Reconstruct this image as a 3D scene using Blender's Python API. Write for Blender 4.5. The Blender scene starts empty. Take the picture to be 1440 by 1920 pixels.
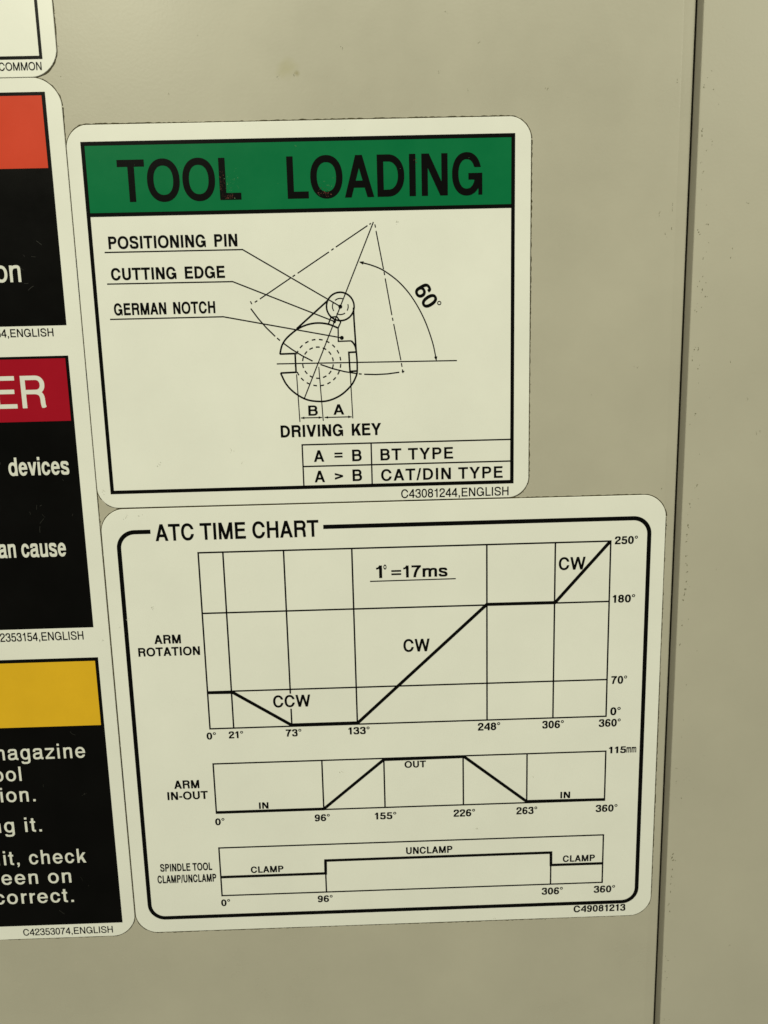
import bpy, math, random
from mathutils import Vector, Matrix
from mathutils.geometry import tessellate_polygon

SC = bpy.context.scene
COL = SC.collection
MM = 0.001
# ------------------------------------------------------------------ camera
# World: x right, z up, the machine's sheet-metal front lies in the plane y = 0 and faces -y.  Layout numbers are millimetres.
cam_d = bpy.data.cameras.new('camera')
cam_d.sensor_fit = 'VERTICAL'
cam_d.sensor_height = 24.0
cam_d.lens = 24.0 * 1570.23 / 1920.0
cam_d.clip_start = 0.01
cam_d.clip_end = 50.0
cam = bpy.data.objects.new('camera', cam_d)
COL.objects.link(cam)
_r, _u, _b = Vector((0.999483, -0.021145, -0.024234)), Vector((0.027763, 0.186876, 0.981991)), Vector((-0.016235, -0.982156, 0.187366))
cam.matrix_world = Matrix(((_r.x, _u.x, _b.x, 0), (_r.y, _u.y, _b.y, -0.260), (_r.z, _u.z, _b.z, 0), (0, 0, 0, 1)))
SC.camera = cam
cam_d.dof.use_dof = True
cam_d.dof.focus_distance = 0.262
cam_d.dof.aperture_fstop = 17.0

# ------------------------------------------------------------------ world, lamps, exposure (indoor shop light)
world = bpy.data.worlds.new('World')
SC.world = world
world.use_nodes = True
bg = world.node_tree.nodes['Background']
bg.inputs['Color'].default_value = (0.99, 0.99, 0.78, 1)
bg.inputs['Strength'].default_value = 0.13

def lamp(name, loc, target, sx, sy, power, col, spread=180):
    d = bpy.data.lights.new(name, 'AREA')
    d.shape = 'RECTANGLE'; d.size = sx; d.size_y = sy; d.energy = power; d.color = col
    d.spread = math.radians(spread)
    o = bpy.data.objects.new(name, d)
    COL.objects.link(o)
    o.location = loc
    o.rotation_euler = (Vector(target) - Vector(loc)).to_track_quat('-Z', 'Y').to_euler()
    return o
WARM = (0.985, 1.0, 0.775)
lamp('ceiling_lamp', (-0.12, -1.55, 1.50), (0, 0, -0.05), 2.0, 0.6, 48.5, WARM)
lamp('work_lamp', (-0.62, -2.05, 0.93), (0, 0, 0), 0.24, 0.20, 5.0, (1.0, 0.98, 0.74))
lamp('side_lamp', (1.14, -2.0, 0.80), (0.09, 0, 0.05), 0.16, 0.30, 2.6, (1.0, 0.985, 0.76))
SC.view_settings.view_transform = 'Standard'
SC.view_settings.look = 'None'
SC.view_settings.exposure = 0.0
SC.view_settings.gamma = 1.0
SC.view_settings.use_curve_mapping = False
SC.cycles.max_bounces = 6

# ------------------------------------------------------------------ layout data (millimetres on the panel) and letter outlines
LAY = {
    'A_out': [-84.991, -45.946, 49.997, 66.443],
    'B_out': [-84.827, -195.721, 94.007, -46.387],
    'C_out': [-99.928, -196.52, -85.275, 79.282],
    'D_out': [-99.928, 79.451, -85.378, 139.296],
    'A_frame': [-80.908, -41.502, 45.289, 61.849],
    'A_sep': [0.0, 41.07],
    'B_frame': [-79.765, -190.181, 88.874, -53.797],
    'B_gap': [-69.477, -15.048],
    'C_panels': [[75.51, -89.718, 10.279, 74.547, -90.783, 54.923],[1.338, -90.084, -84.657, 0.571, -91.044, -18.314],[-94.815, -89.541, -191.366, -96.0, -90.62, -118.274]],
    'D_frame': [-89.499, 84.137],
    'A_title': [['TOOL', 'b', [-70.938, 45.065], 35.677, 11.651, 0, 0],['LOADING', 'b', [-21.694, 45.0], 57.317, 11.715, 0, 0]],
    'A_caps': [['POSITIONING _PIN', 'x', [-75.211, 31.922], 38.022, 3.573, 0, 0],['CUTTING _EDGE', 'x', [-75.2, 22.978], 33.793, 3.494, 0, 0],['GERMAN _NOTCH', 'x', [-75.18, 12.8], 30.276, 3.503, 0, 0]],
    'A_leads': [[0.303, [[-76.548, 31.011],[-35.789, 30.967],[-7.344, 13.861]]],[0, [[-76.581, 21.954],[-39.262, 21.84],[-9.257, 9.49]]],[0, [[-76.574, 11.686],[-42.658, 11.675],[-7.203, 4.599]]]],
    'A_drive': ['DRIVING _KEY', 'x', [-27.046, -25.16], 31.107, 3.714, 0, 0],
    'A_dim': [['B', 'b', [-18.256, -18.659], 2.913, 3.118, 0, 0],['A', 'b', [-10.556, -18.557], 3.346, 3.17, 0, 0]],
    'A_60': ['60', 'b', [14.728, 18.087], 6.914, 4.816, -1.0091, 0],
    'A_60deg': [[22.524, 14.199], 0.5004, 0.2634],
    'A_cell': [['A', 'b', [-17.137, -33.031], 3.244, 3.617, 0, 0],['=', 'b', [-10.694, -32.709], 2.52, 3.737, 0, 0],['B', 'b', [-5.196, -33.136], 2.958, 3.62, 0, 0],['BT TYPE', 'b', [3.626, -33.124], 22.699, 3.624, 0, 8],['A', 'b', [-17.153, -39.473], 3.259, 3.65, 0, 0],['>', 'b', [-10.807, -39.331], 2.592, 3.772, 0, 0],['B', 'b', [-5.271, -39.397], 2.972, 3.652, 0, 0],['CAT/DIN TYPE', 'b', [3.665, -39.607], 38.203, 3.659, 0, 8]],
    'A_tbl': [[0.371, [[-20.627, -27.592],[44.432, -27.631]]],[0.371, [[-20.556, -34.408],[44.46, -34.405]]],[0.371, [[-20.622, -27.472],[-20.569, -40.434]]],[0.371, [[0.804, -27.499],[0.816, -40.412]]]],
    'A_ser': ['C43081244,ENGLISH', 'm', [9.826, -45.245], 33.886, 2.769, 0, 0],
    'diag': {'thin': [[0.337, [[-27.267, -2.689],[27.736, -3.032]]],[0.337, [[3.256, 37.941],[-19.225, -13.134]]],[0.303, [[-21.37, -5.997],[-20.975, -20.504]]],[0.303, [[-14.514, -3.904],[-13.761, -20.331]]],[0.303, [[-4.998, -5.647],[-4.623, -19.796]]],[0.303, [[-20.614, -19.28],[-14.082, -19.295]]],[0.303, [[-13.311, -19.315],[-4.969, -19.325]]]], 'dash': [[0.337, [[2.554, 37.578],[2.052, 37.305]]],[0.337, [[1.5, 36.986],[-8.099, 31.069]]],[0.337, [[-8.758, 30.654],[-9.47, 30.192]]],[0.337, [[-10.181, 29.73],[-19.768, 23.803]]],[0.337, [[-20.536, 23.338],[-21.304, 22.873]]],[0.337, [[-21.971, 22.454],[-31.39, 16.611]]],[0.337, [[-32.165, 16.142],[-32.99, 15.674]]],[0.337, [[-34.273, 15.996],[-33.868, 15.158]]],[0.337, [[3.683, 37.27],[3.858, 36.368]]],[0.337, [[3.981, 35.419],[5.942, 24.386]]],[0.337, [[6.073, 23.611],[6.251, 22.69]]],[0.337, [[6.378, 21.721],[8.138, 10.952]]],[0.337, [[8.273, 10.211],[8.454, 9.271]]],[0.337, [[8.635, 8.33],[10.588, -2.513]]],[0.337, [[10.724, -3.369],[10.904, -4.529]]],[0.337, [[10.991, -5.286],[11.173, -6.399]]]], 'arcs': [[[3.256, 37.941], 44.583, -79.24, -80.27, 0.388],[[3.256, 37.941], 44.583, -81.25, -95.14, 0.388],[[3.256, 37.941], 44.583, -96.14, -97.27, 0.388],[[3.256, 37.941], 44.583, -97.94, -112.75, 0.388],[[3.256, 37.941], 44.583, -116.06, -129.7, 0.388],[[3.256, 37.941], 44.583, -130.93, -132.4, 0.388],[[3.256, 37.941], 44.583, -133.34, -147.3, 0.388]], 'sweep': [0.354, [[-1.033, 26.608],[-0.687, 26.512],[-0.341, 26.42],[0.004, 26.33],[0.35, 26.24],[0.695, 26.15],[1.041, 26.057],[1.387, 25.958],[1.734, 25.854],[2.081, 25.741],[2.429, 25.619],[2.773, 25.494],[3.111, 25.372],[3.445, 25.249],[3.779, 25.122],[4.115, 24.987],[4.456, 24.839],[4.806, 24.675],[5.167, 24.491],[5.542, 24.284],[5.934, 24.049],[6.348, 23.786],[6.783, 23.5],[7.235, 23.193],[7.699, 22.867],[8.17, 22.523],[8.644, 22.164],[9.114, 21.792],[9.577, 21.407],[10.027, 21.014],[10.46, 20.612],[10.879, 20.202],[11.292, 19.783],[11.698, 19.352],[12.098, 18.91],[12.493, 18.455],[12.881, 17.985],[13.265, 17.501],[13.644, 17.002],[14.018, 16.485],[14.388, 15.951],[14.755, 15.395],[15.121, 14.818],[15.484, 14.222],[15.843, 13.609],[16.195, 12.982],[16.54, 12.345],[16.876, 11.699],[17.202, 11.048],[17.516, 10.395],[17.816, 9.741],[18.106, 9.076],[18.387, 8.391],[18.661, 7.69],[18.924, 6.982],[19.177, 6.271],[19.418, 5.564],[19.648, 4.868],[19.864, 4.187],[20.066, 3.529],[20.253, 2.899],[20.421, 2.299],[20.566, 1.723],[20.693, 1.167],[20.807, 0.627],[20.91, 0.098],[21.006, -0.424],[21.1, -0.943],[21.196, -1.464],[21.296, -1.99],[21.406, -2.526]]], 'arrows': [[[-1.329, 26.711],[-0.153, 25.848],[0.126, 26.809]],[[21.45, -3.029],[21.739, -1.6],[20.75, -1.75]],[[-20.614, -19.28],[-19.561, -19.678],[-19.559, -18.888]],[[-14.082, -19.295],[-15.134, -18.898],[-15.136, -19.688]],[[-13.311, -19.315],[-12.258, -19.711],[-12.257, -18.921]],[[-4.969, -19.325],[-6.022, -18.929],[-6.023, -19.719]]], 'pin': [[-7.344, 13.861], 4.161, 0.506], 'pin_in': [[[-7.344, 13.861], 2.37, 62, 130, 0.32],[[-7.344, 13.861], 2.37, -32, 15, 0.32],[[-7.344, 13.861], 2.37, -120, -55, 0.32],[[-7.344, 13.861], 2.37, 150, 212, 0.32]], 'dots': [[[-7.345, 13.813], 0.606],[[-7.203, 4.599], 0.606],[[-9.259, 9.441], 0.474]], 'body': [[0.523, [[-26.164, 0.233],[-26.095, 0.482],[-26.029, 0.735],[-25.965, 0.99],[-25.903, 1.246],[-25.839, 1.501],[-25.772, 1.753],[-25.7, 2.001],[-25.622, 2.243],[-25.536, 2.478],[-25.44, 2.704],[-25.336, 2.921],[-25.227, 3.132],[-25.112, 3.336],[-24.991, 3.535],[-24.865, 3.73],[-24.732, 3.92],[-24.593, 4.107],[-24.448, 4.292],[-24.296, 4.475],[-24.137, 4.657],[-23.969, 4.838],[-23.791, 5.016],[-23.605, 5.192],[-23.412, 5.365],[-23.213, 5.536],[-23.011, 5.703],[-22.806, 5.868],[-22.6, 6.029],[-22.395, 6.188],[-22.193, 6.343],[-21.994, 6.495],[-21.797, 6.644],[-21.602, 6.79],[-21.407, 6.933],[-21.208, 7.073],[-21.005, 7.21],[-20.797, 7.343],[-20.58, 7.474],[-20.353, 7.601],[-20.115, 7.725],[-19.864, 7.848],[-19.602, 7.97],[-19.331, 8.091],[-19.052, 8.208],[-18.766, 8.322],[-18.476, 8.431],[-18.182, 8.534],[-17.887, 8.629],[-17.592, 8.716],[-17.298, 8.793],[-17.003, 8.862],[-16.705, 8.924],[-16.405, 8.98],[-16.102, 9.029],[-15.797, 9.071],[-15.49, 9.106],[-15.183, 9.133],[-14.875, 9.152],[-14.567, 9.162],[-14.259, 9.164],[-13.95, 9.158],[-13.639, 9.144],[-13.326, 9.122],[-13.012, 9.092],[-12.698, 9.054],[-12.384, 9.008],[-12.072, 8.954],[-11.761, 8.893],[-11.454, 8.824],[-11.149, 8.746],[-10.849, 8.658],[-10.551, 8.556],[-10.256, 8.443],[-9.963, 8.321],[-9.671, 8.194],[-9.38, 8.062],[-9.09, 7.929],[-8.799, 7.796],[-8.508, 7.667],[-8.215, 7.543]]],[0.523, [[-10.941, 15.8],[-20.776, 7.593]]],[0.523, [[-11.149, 8.746],[-10.269, 10.792],[-8.502, 10.898],[-7.4, 9.249],[-8.215, 7.543],[-8.301, 3.584],[-4.348, 3.638]]],[0.523, [[-4.348, 3.638],[-4.269, 3.544],[-4.188, 3.452],[-4.105, 3.363],[-4.023, 3.274],[-3.941, 3.184],[-3.86, 3.092],[-3.782, 2.996],[-3.706, 2.896],[-3.634, 2.789],[-3.567, 2.675],[-3.504, 2.558],[-3.442, 2.443],[-3.384, 2.326],[-3.328, 2.206],[-3.275, 2.08],[-3.224, 1.946],[-3.177, 1.799],[-3.132, 1.64],[-3.091, 1.463],[-3.052, 1.268],[-3.017, 1.046],[-2.986, 0.796],[-2.959, 0.523],[-2.934, 0.235],[-2.912, -0.061],[-2.892, -0.359],[-2.874, -0.652],[-2.858, -0.933],[-2.844, -1.196],[-2.83, -1.434],[-2.817, -1.645],[-2.807, -1.837],[-2.799, -2.014],[-2.792, -2.18],[-2.787, -2.339],[-2.784, -2.496],[-2.781, -2.655],[-2.78, -2.82],[-2.78, -2.997],[-2.781, -3.189],[-2.782, -3.397],[-2.783, -3.62],[-2.784, -3.853],[-2.786, -4.092],[-2.79, -4.334],[-2.796, -4.575],[-2.804, -4.81],[-2.816, -5.037],[-2.83, -5.251],[-2.849, -5.448],[-2.867, -5.624],[-2.882, -5.777],[-2.896, -5.916],[-2.911, -6.044],[-2.932, -6.17],[-2.959, -6.297],[-2.997, -6.433],[-3.048, -6.583],[-3.115, -6.754],[-3.201, -6.951],[-3.301, -7.175],[-3.411, -7.419],[-3.532, -7.68],[-3.664, -7.955],[-3.809, -8.24],[-3.968, -8.531],[-4.143, -8.825],[-4.333, -9.119],[-4.542, -9.409],[-4.768, -9.692],[-5.018, -9.976],[-5.291, -10.269],[-5.585, -10.569],[-5.896, -10.871],[-6.221, -11.17],[-6.556, -11.464],[-6.898, -11.749],[-7.243, -12.019],[-7.589, -12.273],[-7.932, -12.505],[-8.279, -12.719],[-8.635, -12.921],[-9.0, -13.112],[-9.37, -13.291],[-9.743, -13.457],[-10.118, -13.61],[-10.49, -13.751],[-10.859, -13.878],[-11.222, -13.992],[-11.577, -14.092],[-11.921, -14.177],[-12.257, -14.246],[-12.587, -14.301],[-12.913, -14.342],[-13.237, -14.371],[-13.563, -14.388],[-13.892, -14.395],[-14.226, -14.393],[-14.568, -14.382],[-14.92, -14.363],[-15.284, -14.339],[-15.658, -14.307],[-16.04, -14.268],[-16.427, -14.219],[-16.818, -14.159],[-17.209, -14.087],[-17.599, -14.002],[-17.985, -13.903],[-18.364, -13.788],[-18.735, -13.655],[-19.102, -13.503],[-19.47, -13.331],[-19.839, -13.141],[-20.205, -12.936],[-20.566, -12.719],[-20.921, -12.492],[-21.266, -12.257],[-21.6, -12.018],[-21.921, -11.776],[-22.225, -11.534],[-22.515, -11.291],[-22.793, -11.043],[-23.06, -10.789],[-23.315, -10.53],[-23.561, -10.265],[-23.797, -9.993],[-24.024, -9.716],[-24.242, -9.431],[-24.453, -9.139],[-24.657, -8.84],[-24.849, -8.531],[-25.027, -8.21],[-25.192, -7.879],[-25.348, -7.542],[-25.498, -7.199],[-25.643, -6.853],[-25.786, -6.505],[-25.93, -6.158],[-26.078, -5.813],[-26.232, -5.474]]],[0.523, [[-26.232, -5.474],[-21.494, -5.34],[-21.552, 0.27],[-26.215, 0.234]]],[0.523, [[-3.385, 13.427],[-3.341, 9.991],[-2.972, 0.568]]],[0.523, [[-3.032, 0.27],[-5.218, 0.223],[-5.044, -5.495],[-2.797, -5.399]]]], 'rings': [[[-14.719, -2.645], 6.953, 20, 0.52, 0.388],[[-14.719, -2.645], 4.688, 14, 0.56, 0.388]]},
    'B_title': ['ATC TIME CHART', 'b', [-68.058, -56.872], 51.542, 5.409, 0, 0],
    'B_text': [['1', 'b', [1.315, -71.045], 1.887, 4.174, 0, 0],['°', 'b', [3.671, -71.139], 0.982, 4.402, 0, 0],['=17ms', 'b', [6.163, -71.089], 18.021, 3.95, 0, 0],['CW', 'b', [9.529, -96.174], 8.595, 4.324, 0, 0],['CW', 'b', [59.97, -70.12], 8.637, 4.184, 0, 0]],
    'B_ccw': ['CCW', 'b', [-33.727, -114.062], 12.271, 4.18, 0, 0],
    'B_under': [0.371, [[-0.732, -72.062],[26.819, -71.974]]],
    'n1': [['0°', 'x', [-56.271, -124.622], 3.117, 2.461, 0, 0],['21°', 'x', [-48.94, -124.458], 4.777, 2.461, 0, 0],['73°', 'x', [-30.076, -124.463], 5.185, 2.532, 0, 0],['133°', 'x', [-9.32, -124.421], 7.07, 2.535, 0, 0],['248°', 'x', [33.756, -124.518], 7.441, 2.703, 0, 0],['306°', 'x', [55.253, -124.512], 7.229, 2.706, 0, 0],['360°', 'x', [74.185, -124.586], 7.322, 2.71, 0, 0],['0°', 'x', [77.929, -120.55], 3.461, 2.777, 0, 0],['70°', 'x', [77.987, -109.506], 5.223, 2.736, 0, 0],['180°', 'x', [77.693, -81.594], 7.296, 2.634, 0, 0],['250°', 'x', [77.863, -62.132], 7.391, 2.564, 0, 0]],
    'l1': [['ARM', 'x', [-70.999, -90.909], 8.583, 3.0, 0, 0],['ROTATION', 'x', [-76.442, -95.051], 19.913, 2.951, 0, 0]],
    'n2': [['0°', 'x', [-55.358, -155.787], 3.175, 2.516, 0, 0],['96°', 'x', [-21.739, -155.583], 5.155, 2.52, 0, 0],['155°', 'x', [-1.36, -155.632], 7.308, 2.523, 0, 0],['226°', 'x', [25.383, -155.619], 7.319, 2.634, 0, 0],['263°', 'x', [46.772, -155.522], 7.116, 2.637, 0, 0],['360°', 'x', [73.877, -155.643], 7.432, 2.642, 0, 0],['115', 'x', [77.853, -134.231], 5.799, 2.413, 0, 0],['mm', 'b', [83.79, -134.161], 3.278, 2.724, 0, 0]],
    'w2': [['IN', 'x', [-40.292, -150.273], 3.189, 2.353, 0, 0],['OUT', 'x', [9.082, -137.059], 7.198, 2.413, 0, 0],['IN', 'x', [61.721, -150.097], 3.331, 2.382, 0, 0]],
    'l2': [['ARM', 'x', [-68.224, -141.949], 8.425, 2.976, 0, 0],['IN-OUT', 'x', [-70.719, -145.968], 13.54, 2.919, 0, 0]],
    'n3': [['0°', 'x', [-55.183, -186.408], 3.102, 2.541, 0, 0],['96°', 'x', [-21.915, -186.219], 5.184, 2.546, 0, 0],['306°', 'x', [55.77, -186.369], 7.343, 2.663, 0, 0],['360°', 'x', [73.912, -186.332], 7.434, 2.666, 0, 0]],
    'w3': [['CLAMP', 'x', [-44.324, -174.141], 11.167, 2.428, 0, 0],['UNCLAMP', 'x', [8.994, -169.041], 15.891, 2.598, 0, 0],['CLAMP', 'x', [62.92, -174.068], 11.116, 2.459, 0, 0]],
    'l3': [['SPINDLE TOOL', 'x', [-75.11, -172.472], 17.678, 2.871, 0, 0],['CLAMP/UNCLAMP', 'x', [-76.334, -176.886], 20.076, 2.964, 0, 0]],
    'B_ser': ['C49081213', 'x', [66.995, -193.683], 18.177, 2.607, 0, 0],
    'g1': {'x0': -54.976, 'x1': 76.564, 'z1': -61.045, 'z0': -120.85, 'rows': [-81.09, -107.899], 'cols': [-47.166, -27.941, -6.253, 36.825, 58.789], 'ccw': [-109.397, -114.666]},
    't1': [[-54.799, -108.168],[-46.802, -108.299],[-28.15, -120.369],[-6.072, -120.37],[36.801, -80.883],[58.965, -80.945],[76.251, -61.298]],
    'g2': {'x0': -54.739, 'x1': 76.81, 'z1': -133.399, 'z0': -151.302, 'rows': [], 'cols': [-18.526, 2.19, 28.761, 50.275]},
    't2': [[-54.74, -151.089],[-18.498, -151.088],[2.166, -133.849],[29.1, -133.707],[50.193, -150.81],[76.885, -151.064]],
    'g3': {'x0': -54.706, 'x1': 76.771, 'z1': -164.297, 'z0': -182.393, 'rows': [], 'cols': []},
    'c3': [-18.783, 58.795],
    't3': [[-54.589, -175.321],[-18.79, -175.255],[-18.677, -170.392],[58.798, -170.304],[58.86, -175.054],[76.595, -175.076]],
    'C_text': [[['on', 'm', [-109.41, 23.121], 7.619, 6.559, 0, 0]],[['ER', 'm', [-113.43, -14.17], 15.575, 9.782, 0, 0],['y', 'b', [-116.578, -34.882], 2.456, 5.685, 0, 0],['devices', 'b', [-111.67, -34.89], 18.643, 5.69, 0, 0],['an cause', 'b', [-117.623, -60.934], 21.192, 6.004, 0, 0]],[['magazine', 'r', [-127.919, -129.649], 31.251, 5.271, 0, 7],['ool', 'r', [-127.681, -137.222], 9.227, 5.136, 0, 7],['ion.', 'r', [-126.111, -144.765], 11.498, 5.237, 0, 7],['ng it.', 'r', [-130.297, -155.885], 16.652, 5.314, 0, 7],['n', 'r', [-132.105, -168.052], 3.008, 5.231, 0, 7],['it, check', 'r', [-127.614, -168.008], 27.761, 5.236, 0, 7],['een on', 'r', [-129.154, -175.38], 23.605, 5.285, 0, 7],['correct.', 'r', [-132.193, -182.753], 26.758, 5.336, 0, 7]]],
    'C_ser': [['54,ENGLISH', 'm', [-111.107, 7.139], 17.262, 2.383, 0, 0],['2353154,ENGLISH', 'm', [-120.224, -88.623], 26.674, 2.843, 0, 0],['C42353074,ENGLISH', 'm', [-123.938, -195.125], 30.798, 2.588, 0, 0]],
    'D_ser': ['COMMON', 'm', [-102.07, 81.247], 12.106, 2.148, 0, 0],
    'scuffs': [[-104.265, -44.968],[-102.905, -44.503],[-106.418, -46.758],[-102.405, -47.714],[-103.066, -49.384],[-93.352, -47.701],[-95.25, -36.535],[-103.994, -52.067],[-95.517, 34.151],[-100.287, 30.623],[-97.546, 30.246],[-100.457, 22.665],[-99.276, 21.355],[-101.63, 27.161],[-100.271, -121.037],[-111.611, -139.215],[-98.15, -142.716],[-98.357, -142.816],[-101.953, -174.104],[-99.92, -176.72],[-109.943, -186.555]],
    'edge': [97.17, 99.19],
    'corners': [[-99.921, 99.692],[117.594, 96.154],[138.62, -242.015],[-135.995, -230.084]],
    'pxmm': 0.1686,
    'wear': [[-40.726, 49.638],[-38.516, 45.963],[-10.129, 46.373],[-12.007, 47.404],[16.034, 54.738],[-37.621, 49.41],[-10.752, 48.37],[-18.807, 55.1],[-18.772, 59.819]],
    'smA': [[-39.343, -32.802],[-64.969, -32.444],[-42.246, -28.554],[10.373, 37.724],[-83.325, -40.361],[-76.957, -48.774]],
    'smB': [[-72.182, -48.633],[-70.784, -78.7],[33.132, -160.585],[-39.221, -109.042],[-81.893, -84.336],[-78.865, -82.478],[-87.908, -89.091],[-70.995, -78.599],[-12.165, -137.835],[52.019, -142.02],[39.463, -194.832],[64.34, -195.826],[33.048, -160.019]],
    'chips': [[100.079, 73.335, 0.16, 1.3],[100.123, 61.389, 0.16, 1.3],[103.102, 72.68, 0.1, 1.5],[103.414, 58.511, 0.1, 1.5],[101.793, 55.993, 0.1, 1.5],[101.248, 50.131, 0.1, 1.5],[100.073, 52.634, 0.1, 1.5],[115.086, 40.936, 0.1, 1.5],[96.098, 39.282, 0.1, 1.5],[94.031, 40.901, 0.1, 1.5],[103.314, 35.205, 0.13, 1.5],[100.59, 32.989, 0.13, 1.5],[102.264, 25.246, 0.13, 1.5],[102.464, 16.385, 0.13, 1.5],[103.449, 14.237, 0.13, 1.5],[101.003, 9.807, 0.13, 1.5],[100.855, -1.556, 0.13, 1.5],[102.101, -1.455, 0.13, 1.5],[100.326, -4.688, 0.13, 1.5],[102.241, -7.367, 0.13, 1.5],[101.972, -21.121, 0.13, 1.5],[111.091, 28.189, 0.1, 1.2],[110.579, 25.483, 0.1, 1.2],[121.671, -28.17, 0.1, 1.2],[112.25, -5.637, 0.1, 1.2],[122.746, -27.066, 0.1, 1.2],[118.293, -17.067, 0.1, 1.2],[83.395, -6.595, 0.1, 1.2],[90.596, 32.582, 0.1, 1.2],[88.503, 38.522, 0.1, 1.2],[96.387, 34.526, 0.1, 1.2],[101.661, -49.762, 0.13, 2],[101.277, -56.79, 0.13, 2],[101.169, -59.622, 0.13, 2],[101.04, -61.989, 0.13, 2],[101.014, -66.754, 0.13, 2],[101.615, -69.791, 0.13, 2],[101.714, -72.054, 0.13, 2],[101.529, -75.332, 0.13, 2],[101.261, -77.844, 0.13, 2],[101.109, -79.785, 0.13, 2],[100.947, -81.486, 0.13, 2],[100.841, -90.073, 0.13, 2],[100.404, -96.606, 0.13, 2],[103.609, -43.864, 0.1, 5],[93.048, -44.499, 0.1, 1.2],[96.096, -84.27, 0.1, 1.2],[101.166, -172.771, 0.16, 2.2],[101.407, -174.988, 0.16, 2.2],[100.87, -174.138, 0.16, 2.2],[101.201, -178.581, 0.1, 3],[101.01, -181.355, 0.1, 3],[100.92, -184.143, 0.1, 3],[100.943, -187.226, 0.1, 3],[100.575, -191.998, 0.1, 3],[100.943, -194.843, 0.1, 3],[101.207, -214.372, 0.1, 3],[99.568, -218.675, 0.1, 1.3],[100.966, -221.367, 0.1, 1.3],[100.203, -225.745, 0.1, 1.3],[100.687, -238.244, 0.1, 1.3],[122.866, -209.177, 0.1, 1.3],[100.992, -140.654, 0.1, 1.3],[101.19, -145.432, 0.1, 1.3],[99.075, -212.542, 0.1, 1.3],[-54.53, 74.508, 0.1, 1.2],[-4.759, 85.99, 0.1, 1.2],[-23.223, 78.347, 0.07, 4],[-18.473, 78.616, 0.07, 4],[25.202, 94.68, 0.09, 1.5],[34.596, 86.293, 0.09, 1.5],[23.178, 78.523, 0.09, 1.5],[31.563, 73.642, 0.09, 1.5],[54.745, 73.838, 0.09, 1.5],[95.477, 75.571, 0.09, 1.5]],
}
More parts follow.
